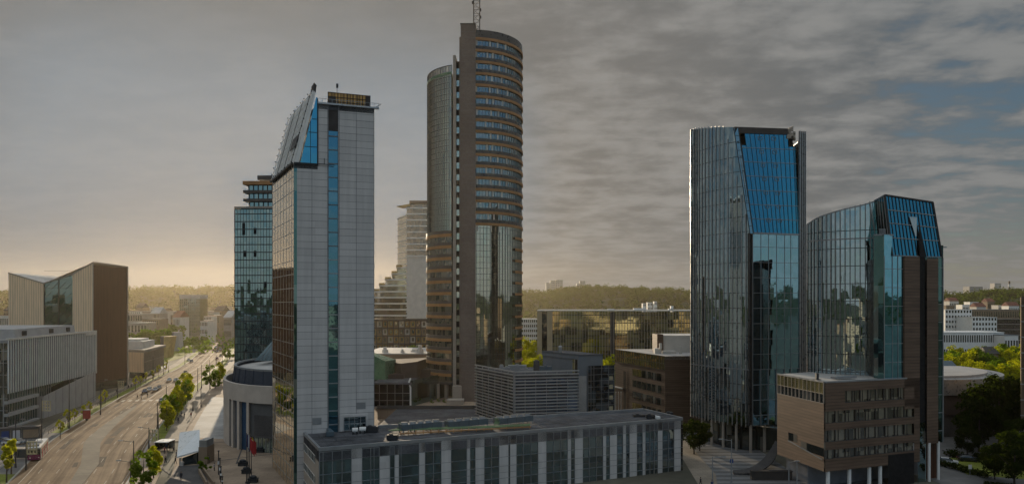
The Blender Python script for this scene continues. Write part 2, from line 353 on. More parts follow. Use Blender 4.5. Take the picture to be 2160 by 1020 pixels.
M['lattice'] = plain('cream_lattice', (.48,.41,.26), .6)
M['yellowrender'] = plain('ochre_render', (.36,.23,.08), .8, .15)
M['tanrender'] = plain('tan_render', (.26,.19,.13), .8, .12); M['redroof'] = plain('red_roof', (.17,.06,.04), .8, .25)
M['bluesign'] = plain('blue_sign', (.02,.06,.22), .5)
# ------------------------------------------------------------------ ground, avenue, plaza, hills
YS = [60,100,142,165,185,207,284,415,568,720,1150]
XLs = [-70,-84,-99.5,-112,-121,-128,-154,-191,-246,-305,-470]
XRs = [-48,-62,-77,-86,-95,-103,-131,-171,-225,-287,-450]
def kx(tab, y):
    return float(np.mean([np.interp(y+o, YS, tab) for o in (-22,-11,0,11,22)]))
def xl(y): return kx(XLs, y)
def xr(y): return kx(XRs, y)
YY = [60+6*i for i in range(40)]+[300+15*i for i in range(57)]
def strip(name, fa, fb, ys, z, mat, kind='structure', thick=0.):
    mb = MB()
    for a, b in zip(ys[:-1], ys[1:]):
        pts = [(fa(a),a,z),(fb(a),a,z),(fb(b),b,z),(fa(b),b,z)]
        uv = [(0,a),(fb(a)-fa(a),a),(fb(b)-fa(b),b),(0,b)]
        mb.poly(pts, uv)
        if thick:
            for f in (fa, fb): mb.poly([(f(a),a,z-thick),(f(b),b,z-thick),(f(b),b,z),(f(a),a,z)])
    return struct(mb.build(name, M[mat]), kind)
def sheet(name, pts, z, mat): return struct(MB().poly([(p[0],p[1],z) for p in pts]).build(name, M[mat]))
g = MB(); n = 48
for i in range(n):
    a, b = 2*math.pi*i/n, 2*math.pi*(i+1)/n
    for r0, r1 in ((0,300),(300,1500),(1500,9000)):
        p = [(r0*math.sin(a),r0*math.cos(a),-.02),(r1*math.sin(a),r1*math.cos(a),-.02),(r1*math.sin(b),r1*math.cos(b),-.02)]
        if r0: p.append((r0*math.sin(b),r0*math.cos(b),-.02))
        g.poly(p)
struct(g.build('ground', M['earth']))
strip('road', xl, xr, YY, .0, 'asphalt')
near = [y for y in YY if 60 <= y <= 620]
strip('kerb', lambda y: xl(y)-.45, xl, near, .13, 'kerb', thick=.15)
strip('kerb', xr, lambda y: xr(y)+.45, near, .13, 'kerb', thick=.15)
strip('verge', lambda y: xl(y)-3.4, lambda y: xl(y)-.45, [y for y in near if y >= 196], .10, 'grass')
strip('sidewalk', lambda y: xl(y)-7.5, lambda y: xl(y)-3.4, [y for y in near if y >= 196], .11, 'sidewalk')
strip('sidewalk', lambda y: xl(y)-30, lambda y: xl(y)-.45, [y for y in near if 140 <= y <= 198], .105, 'greypave')
strip('verge', lambda y: xl(y)-12, lambda y: xl(y)-.45, [y for y in near if y <= 150], .12, 'grass')
strip('verge', lambda y: xr(y)+.45, lambda y: xr(y)+3.6, [y for y in near if 186 <= y], .10, 'grass')
strip('sidewalk', lambda y: xr(y)+.45, lambda y: xr(y)+6, [y for y in near if y <= 188], .10, 'paving')
strip('sidewalk', lambda y: xr(y)+3.6, lambda y: xr(y)+8.5, [y for y in near if 186 <= y], .11, 'sidewalk')
# paved median that tapers to a point
md = [(142,-88.5,-85.6),(160,-97,-93),(186,-112,-107.6),(210,-121,-117.2),(235,-128.6,-126.6),(250,-132.8,-131.8)]
strip('median', lambda y: np.interp(y, [m[0] for m in md], [m[1] for m in md]), lambda y: np.interp(y, [m[0] for m in md], [m[2] for m in md]), [142+6*i for i in range(19)], .012, 'medianpave')
mk = MB()
def mark(f, y0, y1, w, dash=0):
    y = y0
    while y < y1:
        e = min(y1, y+(dash or 8)); mk.poly([(f(y)-w/2,y,.006),(f(y)+w/2,y,.006),(f(e)+w/2,e,.006),(f(e)-w/2,e,.006)]); y = e+(dash*1.6 if dash else 0)
for k in (.17,.33): mark(lambda y: xl(y)+(xr(y)-xl(y))*k, 120, 640, .18, 4)
mark(lambda y: xl(y)+(xr(y)-xl(y))*.06+.6, 120, 215, .22)
for k in (.66,.82): mark(lambda y: xl(y)+(xr(y)-xl(y))*k, 120, 640, .18, 4)
mark(lambda y: xl(y)+(xr(y)-xl(y))*.49, 255, 640, .22); mark(lambda y: xr(y)-.7, 120, 640, .2)
for i in range(9): mk.poly([(xl(262)+2.2+i*2.4,262+0.35*i,.006),(xl(262)+3.4+i*2.4,262+.35*i,.006),(xl(266)+3.4+i*2.4,266+.35*i,.006),(xl(266)+2.2+i*2.4,266+.35*i,.006)])
for i in range(7): mk.poly([(-77.5-i*2.0,150+i*5,.006),(-79.5-i*2.0,153+i*5,.006),(-79.8-i*2.0,152.4+i*5,.006),(-77.8-i*2.0,149.4+i*5,.006)])
struct(mk.build('road_markings', M['marking']))
pt = MB()
for k in range(16):
    y = random.uniform(150, 330); a = random.uniform(.06,.9); x = xl(y)+(xr(y)-xl(y))*a; w_, l_ = random.uniform(.8,2.2), random.uniform(4,16); sl = (xl(y+l_)-xl(y))
    pt.poly([(x,y,.004),(x+w_,y+.4,.004),(x+w_+sl,y+l_,.004),(x+sl+.2,y+l_-.5,.004)])
struct(pt.build('road_repair', M['roadpatch']))
# plaza on the right of the avenue
plz = [(xr(y)+8.5, y) for y in (120,150,186,210,240,270,300,330)]+[(-60,330),(-20,250),(-20,120)]
sheet('plaza', plz, .04, 'paving')
sheet('sunlit_terrace_patch', [(xr(192)+10,192),(xr(215)+10.5,215),(xr(245)+11,245),(xr(275)+11.5,275),(-84,262),(-78,232),(-74,205),(-72,188)], .052, 'granite')  # pale granite patch, its lighter colour standing in for sunlight on the plaza
MBp = MB()
for p, q in (((-73,196),(-62,160)),((-84,182),(-60,190)),((-72,160),(-55,172)),((-88,170),(-72,150))): MBp.bar((p[0],p[1],.05),(q[0],q[1],.05),.35,.02)
struct(MBp.build('paving_seam', M['darkconcrete']))
cir = [(-46+8*math.cos(t), 163+8*math.sin(t)) for t in np.linspace(0, 2*math.pi, 40)[:-1]]
sheet('pale_disc', cir, .062, 'granite'); 
cr2 = [(-46+8.4*math.cos(t), 163+8.4*math.sin(t)) for t in np.linspace(0, 2*math.pi, 40)[:-1]]
sheet('disc_border', cr2, .058, 'darkconcrete')
# right hand street and forecourt of the twin towers
sheet('forecourt', [(40,120),(40,205),(62,205),(60,150),(75,150),(75,141),(62,120)], .03, 'stripepave')
sheet('street', [(28,60),(38,150),(44,205),(47,205),(43,150),(40,138),(66,112),(60,60)], .05, 'sidewalk')
sheet('yard', [(84,100),(86,150),(96,215),(150,215),(150,100)], .03, 'greypave')
sheet('lawn', [(96,150),(100,166),(150,172),(150,146),(112,143)], .06, 'grass')
sheet('lawn', [(-219,440),(-206,408),(-230,520),(-262,590),(-300,600),(-262,480)], .08, 'grass')
sheet('footpath', [(-232,445),(-197,392),(-192,398),(-226,452)], .1, 'granite')

def ridge(az):                       # height of the skyline hills by azimuth (radians from +Y)
    u = UC+FPX*math.tan(az) if abs(az) < 1.2 else 9999
    pts = [(-400,70),(0,64),(150,74),(300,80),(350,86),(420,80),(490,77),(700,72),(1000,74),(1120,80),(1200,88),(1330,84),(1457,78),(1700,70),(1990,68),(2160,74),(2600,70)]
    return float(np.interp(u, [p[0] for p in pts], [p[1] for p in pts]))-(17 if u < 1600 else 15) if u < 9000 else 52+8*math.sin(az*7)
NA, hr = 180, [1250,1380,1500,1650,1850,2100,2500,4500]
prof = [-3,.10,.34,.68,1.0,1.03,.9,.5]
hv = MB(); HV = {}
for i in range(NA):
    az = 2*math.pi*i/NA
    for j, (r_, f_) in enumerate(zip(hr, prof)):
        h = ridge(az if az < math.pi else az-2*math.pi)*f_ if f_ > 0 else f_
        if f_ > 0: h += 4*math.sin(az*23+j)*f_+3*math.sin(az*51+j*2)*f_
        HV[i,j] = len(hv.v); hv.v.append((r_*math.sin(az), r_*math.cos(az), h))
for i in range(NA):
    for j in range(len(hr)-1):
        hv.f.append([HV[i,j],HV[(i+1)%NA,j],HV[(i+1)%NA,j+1],HV[i,j+1]]); hv.uv.append([(0,0)]*4); hv.mi.append(0)
struct(hv.build('hills', M['hill'], smooth=True))
HP = np.array(hv.v).reshape(NA, len(hr), 3)
def hill_z(az, r):
    a = (az % (2*math.pi))/(2*math.pi)*NA; i = int(a) % NA; f = a-int(a)
    zz = HP[i,:,2]*(1-f)+HP[(i+1) % NA,:,2]*f
    return max(0., float(np.interp(r, hr, zz)))

# ------------------------------------------------------------------ vegetation
def leaf_arrays(cent, nrm, size, asp=.7):
    n = len(cent); nrm = nrm/np.linalg.norm(nrm, axis=1, keepdims=True)
    a = np.cross(nrm, rng.normal(size=(n,3))); a /= np.linalg.norm(a, axis=1, keepdims=True)+1e-9; b = np.cross(nrm, a)
    s = np.asarray(size).reshape(-1,1)*np.ones((n,1))
    q = np.stack([cent-a*s, cent-b*s*asp, cent+a*s, cent+b*s*asp], 1)
    return q.reshape(-1,3)
def quad_mesh(name, verts, mat):
    n = len(verts)//4; me = bpy.data.meshes.new(name)
    me.vertices.add(len(verts)); me.vertices.foreach_set('co', verts.astype(np.float32).ravel())
    me.loops.add(n*4); me.loops.foreach_set('vertex_index', np.arange(n*4, dtype=np.int32))
    me.polygons.add(n); me.polygons.foreach_set('loop_start', np.arange(0, n*4, 4, dtype=np.int32))
    me.materials.append(mat); me.update(calc_edges=True); return me
def crown_points(h, w, shape, nclump, nleaf, z0):
    cs = []
    for _ in range(nclump*4):
        p = rng.normal(size=3); p /= np.linalg.norm(p); p *= rng.uniform(.35, 1)**.6
        if shape == 'col' : p[:2] *= .9*(1-.35*max(0,p[2]))
        if shape == 'cone': p[:2] *= max(.15, .62-.5*p[2])
        cs.append(p)
        if len(cs) == nclump: break
    cs = np.array(cs); k = rng.integers(0, len(cs), nleaf)
    rad = rng.uniform(.20, .36, len(cs))
    d = rng.normal(size=(nleaf,3)); d /= np.linalg.norm(d, axis=1, keepdims=True)
    d[:,2] = np.abs(d[:,2])*rng.choice([1,1,1,-.6], nleaf)
    pts = cs[k]+d*(rad[k]*rng.uniform(.55, 1.05, nleaf))[:,None]
    pts = pts*np.array([w/2, w/2, h/2]); pts[:,2] += z0+h/2
    nr = d+rng.normal(size=(nleaf,3))*.55+np.array([0,0,.25])
    return pts, nr
def make_tree(name, label, cat, h, w, shape, mat, nleaf, leaf, trunk=.25, nclump=26, group=None, limbs=5):
    r = root(name, label, cat, (0,0,-200), group)
    z0 = h*trunk
    pts, nr = crown_points(h-z0, w, shape, nclump, nleaf, z0)
    me = quad_mesh('crown', leaf_arrays(pts, nr, rng.uniform(.6, 1.3, nleaf)*leaf), mat)
    o = bpy.data.objects.new('crown', me); COL.objects.link(o); o.parent = r
    t = MB(); tr = max(.07, h*.018)
    off = Vector((0,0,-200))
    def P(x,y,z): return off+Vector((x,y,z))
    t.tube([P(0,0,-.1), P(.04*h*.1,0,z0*.6), P(0,.03*h*.2,h*.55), P(0,0,h*.8)], [tr*1.3, tr, tr*.6, tr*.2], 7)
    for i in range(limbs):
        a = 2*math.pi*i/limbs+random.random(); zz = z0*(.8+.25*i/limbs)+h*.04*i
        t.tube([P(0,0,zz), P(math.cos(a)*w*.18, math.sin(a)*w*.18, zz+h*.14), P(math.cos(a)*w*.34, math.sin(a)*w*.34, zz+h*.28)], [tr*.55, tr*.35, tr*.12], 5)
    t.build('trunk', M['bark'], r)
    return r
PROTO = {}
def tree(kind, loc, s, label, group=None, cat='tree'):
    P, used = PROTO[kind]
    if not used:
        PROTO[kind][1] = True; o = P; o.location = loc; o.scale = (s,)*3; o.rotation_euler = (0,0,random.uniform(0,6.28)); o['label'] = label
    else: o = dup(P, loc, random.uniform(0,6.28), s, label)
    o['category'] = cat
    if group: o['group'] = group
    elif 'group' in o: del o['group']
    return o
PROTO['street'] = [make_tree('street_tree', '', 'tree', 8, 4.4, 'col', M['leafy'], 1900, .25, .16), False]
PROTO['street_b'] = [make_tree('street_tree', '', 'tree', 8, 5.0, 'round', M['leaf'], 2000, .26, .16, 26), False]
PROTO['young'] = [make_tree('young_tree', '', 'tree', 4.4, 2.0, 'col', M['leafy'], 420, .2, .36, 12), False]
PROTO['broad'] = [make_tree('broad_tree', '', 'tree', 13, 12, 'round', M['leaf'], 3600, .36, .2, 40), False]
PROTO['broad_y'] = [make_tree('broad_tree', '', 'tree', 13, 11, 'round', M['leafy'], 3400, .36, .18, 38), False]
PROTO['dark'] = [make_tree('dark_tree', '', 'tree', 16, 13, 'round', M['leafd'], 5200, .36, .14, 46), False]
PROTO['bush'] = [make_tree('round_bush', '', 'bush', 2.4, 2.8, 'round', M['leaf'], 500, .18, .05, 12, limbs=3), False]
PROTO['far'] = [make_tree('distant_tree', '', 'tree', 12, 11, 'round', M['leaf'], 420, .95, .15, 22), False]
# avenue, right hand strip
i = 0
for (u, v, hpx) in ((303,1036,84),(324,1008,66),(352,908,62),(357,893,60),(366,884,60),(374,876,62),(384,862,60),(391,852,64),(398,842,54)):
    p = GP(u, v); hh = hpx*p.y/FPX
    kind = 'street_b' if i % 3 == 0 else 'street'
    nm = ['dense green street tree nearest the camera beside the tram poles at the bottom edge','small street tree with a thin bare trunk beside the white kiosk'][i] if i < 2 else '%s street tree of the leafy strip between avenue and plaza path, counted from the camera' % ORD[i-2]
    tree(kind, (p.x,p.y,.1), hh/8, nm, 'trees on the strip by the plaza' if i > 1 else None); i += 1
for q, (u, v, hpx, kind, lab) in enumerate(((443,820,50,'street_b','round green tree with bare trunk at the tip of the plaza lawn'),(464,806,42,'street','yellow-green tree behind the round green one near the round hall'),(455,818,18,'bush','low yellow-green bush under the plaza lawn trees'),(468,812,22,'bush','yellow bush beside the round hall at the plaza lawn'),(484,757,26,'bush','tall bright bush at the foot of the green glass tower'))):
    p = GP(u, v); hh = hpx*p.y/FPX; tree(kind, (p.x,p.y,.1), hh/(8 if kind[:3] == 'str' else 2.4), lab, cat='bush' if kind == 'bush' else 'tree')
p = GP(434, 992); tree('bush', (p.x,p.y,.1), 1.1, 'round dark green bush beside the white slanted kiosk roof', cat='bush')
# young trees in the left verge
i = 0
for (u, v) in ((14,1018),(24,1000),(127,924),(143,902),(158,892),(176,885),(189,874),(214,858),(222,850),(286,822),(297,815),(308,808),(322,801),(334,795),(348,788),(352,776)):
    p = GP(u, v); tree('young', (p.x,p.y,.1), random.uniform(.95,1.35)*(1.3 if i < 2 else 1), '%s young tree in the left verge row, counted from the camera' % ORD[i], 'young trees on the left verge'); i += 1
# park trees behind the monument, right of the rust block
PK = [(282,738),(296,732),(312,730),(328,726),(343,724),(358,722),(372,724),(386,732),(398,730),(410,728),(422,730),(432,728),(318,742),(338,738),(300,744),(352,736)]
for i, (u, v) in enumerate(PK):
    p = GP(u, v+4); tree('far', (p.x,p.y,0), random.uniform(.85,1.25)*(.62 if u > 378 else 1.25), '%s hazy park tree behind the leaning slabs, counted from the rust block towards the avenue' % ORD[i], 'park trees behind the leaning slabs')
# centre: tree mass by the ochre flats, trees beside the olive glass block
for i, (u, Y, s, k) in enumerate(((835,322,1.0,'broad'),(858,318,1.25,'broad'),(884,322,1.2,'broad'))):
    tree(k, ((u-UC)*Y/FPX, Y, 0), s*1.05, ['lower tree on the left in front of the ochre flats','tallest tree in front of the ochre flats','full green tree in front of the ochre flats against the round tower'][i])
for i, (u, Y, s) in enumerate(((1112,330,1.2),(1122,345,1.45),(1108,300,.95),(1128,312,1.0),(1275,262,1.25),(1284,262,.9))):
    tree('broad_y', ((u-UC)*Y/FPX, Y, 0), s, ['sunlit yellow-green tree close to the round tower edge','tallest sunlit tree left of the olive glass block','low golden tree right beside the round tower foot','golden tree in front of the cream pier of the olive block','sunlit tree behind the grey stair block','smaller sunlit tree between the stair block and the brown office'][i])
# right side
i = 0
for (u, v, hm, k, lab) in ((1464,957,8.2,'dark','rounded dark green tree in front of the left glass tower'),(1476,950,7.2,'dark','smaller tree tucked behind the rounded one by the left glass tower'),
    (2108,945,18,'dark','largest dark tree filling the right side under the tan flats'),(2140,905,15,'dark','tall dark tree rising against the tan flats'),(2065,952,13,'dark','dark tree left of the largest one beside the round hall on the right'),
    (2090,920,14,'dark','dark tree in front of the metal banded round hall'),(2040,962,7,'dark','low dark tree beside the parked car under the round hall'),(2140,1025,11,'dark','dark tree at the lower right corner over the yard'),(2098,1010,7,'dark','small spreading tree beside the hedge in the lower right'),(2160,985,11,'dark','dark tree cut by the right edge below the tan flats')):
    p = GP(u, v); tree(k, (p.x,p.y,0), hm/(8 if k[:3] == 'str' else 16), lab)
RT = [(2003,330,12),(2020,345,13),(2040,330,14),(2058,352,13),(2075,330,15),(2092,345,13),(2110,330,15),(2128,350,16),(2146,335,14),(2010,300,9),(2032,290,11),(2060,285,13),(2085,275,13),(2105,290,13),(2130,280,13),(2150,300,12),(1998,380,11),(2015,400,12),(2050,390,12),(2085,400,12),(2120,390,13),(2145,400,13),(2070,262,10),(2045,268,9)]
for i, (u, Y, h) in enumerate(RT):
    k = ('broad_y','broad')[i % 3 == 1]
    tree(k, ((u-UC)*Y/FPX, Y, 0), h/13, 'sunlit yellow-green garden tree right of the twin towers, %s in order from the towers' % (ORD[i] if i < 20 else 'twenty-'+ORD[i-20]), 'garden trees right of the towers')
# woods on the hills: one mass nobody could count
def woods(name, label, n, azr, rr, size, nl, mat):
    az = rng.uniform(*azr, n); r = rr[0]+(rr[1]-rr[0])*rng.uniform(0,1,n)
    c = np.stack([r*np.sin(az), r*np.cos(az), np.array([hill_z(a, b) for a, b in zip(az, r)])], 1)
    s = rng.uniform(.45, 1.6, n)*size
    d = rng.normal(size=(n,nl,3)); d /= np.linalg.norm(d, axis=2, keepdims=True); d[:,:,2] = np.abs(d[:,:,2])
    p = c[:,None,:]+d*s[:,None,None]*np.array([1,1,1.25])*rng.uniform(.6,1.05,(n,nl,1))
    nr = d+rng.normal(size=d.shape)*.4
    me = quad_mesh(name, leaf_arrays(p.reshape(-1,3), nr.reshape(-1,3), rng.uniform(.5,1,n*nl)*size*.30), mat)
    o = bpy.data.objects.new(name, me); COL.objects.link(o); o['kind'] = 'stuff'; o['label'] = label; o['category'] = 'woodland'; return o
woods('woods', 'dense dark woods covering the hills along the skyline', 4600, (-.68,.68), (1290,2000), 9., 44, M['woods'])
woods('woods', 'woods on the far hills opposite the skyline', 1700, (.9,5.4), (1290,1900), 11., 14, M['woods'])
woods('undergrowth', 'loose trees and gardens between the far houses', 700, (-.66,.66), (560,1240), 5.5, 22, M['leaf'])
# ------------------------------------------------------------------ grey hotel tower
def hotel():
    A, B, e = Vector((-41.7,136)), Vector((-27.3,141)), Vector((-11.2,21))
    C, D = B+e, A+e
    r = root('hotel_tower', 'tall grey panelled hotel tower with a slanted white lattice roof and one vertical glass strip', 'tower', (A.x,A.y,0))
    F = Face(A, B); L = F.L; G = Face(D, A)
    zE, zT = 62.9, 74.6; s_in = F.su(692.5); s_out = F.su(713.5); sp = F.su(670)
    w = MB()
    F.rect(w, .55, s_in, 0, zE); F.rect(w, sp, s_in, zE, zT); F.rect(w, s_out, L, 0, zT)
    Fr = Face(B, C); Fr.rect(w, 0, Fr.L, 0, zT)
    Fb = Face(C, D); Fb.rect(w, 0, L-sp, 0, zT); Fb.rect(w, L-sp, Fb.L, 0, zE); sb = F.pt(sp,0)+Vector((e.x,e.y,0)); w.poly([F.pt(sp,zE), (sb.x,sb.y,zE), (sb.x,sb.y,zT), F.pt(sp,zT)])
    w.build('wall', M['panel'], r)
    j = MB()
    for z in fr(1.2, zT, 1.335):
        F.box(j, .55, s_in, z-.03, z+.03, 0, .012) if z < zE else F.box(j, sp, s_in, z-.03, z+.03, 0, .012)
        F.box(j, s_out, L, z-.03, z+.03, 0, .012)
    for u, z1 in ((658,zE),(751.5,zT),(789,zT),(716,zT),(691,zT)):
        a = F.su(u); F.box(j, a-.04, a+.04, 0, z1, 0, .009)
    j.build('panel_joints', M['joint'], r)
    # corner glass and central strip
    c = MB(); F.rect(c, 0, .55, 0, zE, .0); c.build('corner_glass', M['glass_teal'], r)
    st = MB(); F.rect(st, s_in, s_out, 0, 69.6, -.25); st.build('glass_strip', M['glass_strip'], r)
    br = MB(); F.rect(br, s_in, s_out, 69.6, zT+.1, -.12); br.build('brown_panel', M['brownpanel'], r)
    m = MB()
    for i, z in enumerate(fr(12.5, 69.6, 2.67)):
        F.box(m, s_in, s_out, z-.1, z+.1, -.25, -.12, 0 if z > 46 else 1)
    for a in (s_in, s_out): F.box(m, a-.06, a+.06, 0, zT, -.25, .03, 0)
    m.build('strip_transom', [M['joint'], M['steel']], r)
    # left glass face
    lg = MB(); G.rect(lg, 0, G.L, 0, zE); lg.build('left_glass', M['glass_hotel_left'], r)
    lm = MB(); vs = [0.15]+[G.L*k for k in (.14,.28,.42,.55,.68,.80,.91)]+[G.L-.15]
    G.grid(lm, vs, fr(1.6, zE, 2.67), 0, G.L, 0, zE, .17, 0, .03, wh=.15); lm.build('left_mullions', M['finmetal'], r)
    # roof slabs
    rf = MB(); rf.prism([F.pt(sp,0)[:2], B, C, (F.pt(sp,0)+Vector((e.x,e.y,0)))[:2]], zT-1, zT-.02); rf.prism([A, F.pt(sp,0)[:2], (F.pt(sp,0)+Vector((e.x,e.y,0)))[:2], D], zE-1, zE-.02)
    rf.build('roof', M['roofdark'], r)
    # slanted wedge: blue glass gable, white lattice slope
    E3 = Vector((e.x, e.y, 0)); a0 = F.su(633); at = F.su(667)
    gl = MB(); gl.poly([F.pt(a0,zE,.01), F.pt(sp,zE,.01), F.pt(sp,zT+1.2,.01), F.pt(at,zT+1.2,.01)], [(a0,zE),(sp,zE),(sp,zT+1.2),(at,zT+1.2)])
    gl.build('gable_glass', M['glass_roofwedge'], r)
    gb = MB()
    for k in (.28,.52,.74): 
        z = zE+(zT-zE)*k; F.box(gb, a0+(at-a0)*k, sp, z-.06, z+.06, .01, .07)
    a = (a0+sp)/2+.3; F.box(gb, a-.05, a+.05, zE, zE+8.2, .01, .065); F.box(gb, sp-.12, sp+.12, zE-.3, zT+.9, 0, .1); F.box(gb, .0, sp, zE-.22, zE+.12, 0, .25)
    gb.build('gable_frame', M['dark'], r)
    sl = MB(); b0 = F.pt(0, zE, .05); t0 = F.pt(F.su(662.5), 77.0, .05); bI = F.pt(a0-.25, zE, .05); tI = F.pt(at-.1, 76.6, .05)
    sl.hexa([b0, bI, bI+E3, b0+E3, t0, tI, tI+E3, t0+E3]); sl.build('slope_panels', M['white'], r)
    la = MB(); nrm = (F.pt(-1,0)-F.pt(0,0)).normalized()*.22+Vector((0,0,.06))
    for k in np.linspace(0, 1, 8): la.bar(b0+E3*k+nrm, t0+E3*k+nrm, .2, .16)
    for k in np.linspace(.03, .97, 9): la.bar(b0+(t0-b0)*k+nrm*1.4, b0+(t0-b0)*k+E3+nrm*1.4, .10, .08)
    la.build('slope_lattice', M['white'], r)
    ld = MB()
    for k in np.linspace(.0, 1, 8):
        p, q = b0+E3*k+nrm*2.2, t0+E3*k+nrm*2.2
        for jx in (range(11) if k in (0, 1) else (0,10)): ld.box(*sum([[c-.1, c+.1] for c in (p+(q-p)*jx/10)], []))
    for k in (.02,.33,.66): ld.bar(b0+E3*k+nrm*2.0, t0+E3*k+nrm*2.0, .1, .1)
    d0 = b0+(t0-b0)*.25+nrm*1.2
    ld.hexa([d0+E3*.06, d0+E3*.3, d0+E3*.3+(t0-b0)*.16, d0+E3*.06+(t0-b0)*.16]+[x+nrm*.6 for x in (d0+E3*.06, d0+E3*.3, d0+E3*.3+(t0-b0)*.16, d0+E3*.06+(t0-b0)*.16)])
    ld.bar(b0+nrm*1.5-Vector((0,0,.2)), b0+E3+nrm*1.5-Vector((0,0,.2)), .35, .3)
    ld.build('slope_brackets', M['dark'], r)
    tp = MB(); tp.hexa([t0, tI, tI+E3*.1, t0+E3*.1, t0+Vector((0,0,1.6)), tI+Vector((.2,0,1.5)), tI+E3*.1+Vector((0,0,1.4)), t0+E3*.1+Vector((0,0,1.4))]); tp.build('slope_peak', M['brownpanel'], r)
    # rooftop screen
    g = MB(); s0, s1 = s_in, F.su(782.5)
    F.rect(g, s0, s1, zT, zT+2.7, -.8); Face(F.pt(s1,0,-.8)[:2], F.pt(s1,0,-9)[:2]).rect(g, 0, 8, zT, zT+2.7); g.build('roof_screen', M['gold_mesh'], r)
    gf = MB(); F.grid(gf, fr(s0, s1, .95), [zT+.05, zT+.9, zT+1.8, zT+2.65], s0, s1, zT, zT+2.7, .09, -.8, -.7); F.box(gf, s1-.9, s1, zT, zT+2.6, -1.5, -.69); F.box(gf, s0+.2, s0+1.5, zT, zT+1.9, -1.5, -.69)
    gf.build('screen_frame', M['brownpanel'], r)
    fl = MB(); F.box(fl, sp, L+.9, zT-.05, zT+.28, -.3, .35); fl.build('parapet', M['finmetal'], r)
    ra = MB()
    for a in fr(sp, L+1, .9): F.box(ra, a-.03, a+.03, zT+.28, zT+1.0, .25, .31)
    ra.bar(F.pt(sp,zT+1.,.28), F.pt(L+1,zT+1.,.28), .07); ra.bar(F.pt(L,zT+.1,.1), F.pt(L+1.3,zT+.9,.5), .12); ra.build('railing', M['steel'], r)
    an = MB(); p = F.pt(F.su(714), zT+2.7, -3); an.bar(p, p+Vector((0,0,2.4)), .08); an.box(p.x-.15,p.x+.25,p.y-.1,p.y+.1,p.z+1.6,p.z+2.4); an.build('antenna', M['dark'], r)
    # ground floor service doors at the flat roof, vents
    v = MB()
    for u0, u1, z0, z1 in ((659,678,12.7,14.0),(752,771,15.3,16.6)): F.box(v, F.su(u0), F.su(u1), z0, z1, 0, .05)
    v.build('vent_grille', M['steel'], r)
    dq = MB(); F.box(dq, F.su(716), F.su(776), 11.2, 14.35, .02, .5); dq.build('door_surround', M['panel'], r)
    dg = MB(); F.rect(dg, F.su(725), F.su(771), 11.3, 13.9, .52); dg.build('door_glass', M['glass_conf'], r)
    df = MB(); F.grid(df, [F.su(x) for x in (725,736,747.5,760,771)], [11.35,12.6,13.9], F.su(725), F.su(771), 11.3, 13.9, .1, .52, .6); df.build('door_frame', M['steel'], r)
    aw = MB(); p = F.pt(F.su(698), zE+.1, .0); aw.bar(F.pt(F.su(670),zE+.1,.2), F.pt(F.su(705),zE-.1,.6), .12); aw.bar(F.pt(F.su(684),zE,.2), F.pt(F.su(684),zE+1.2,.2), .08); aw.build('cleaning_arm', M['dark'], r)
hotel()

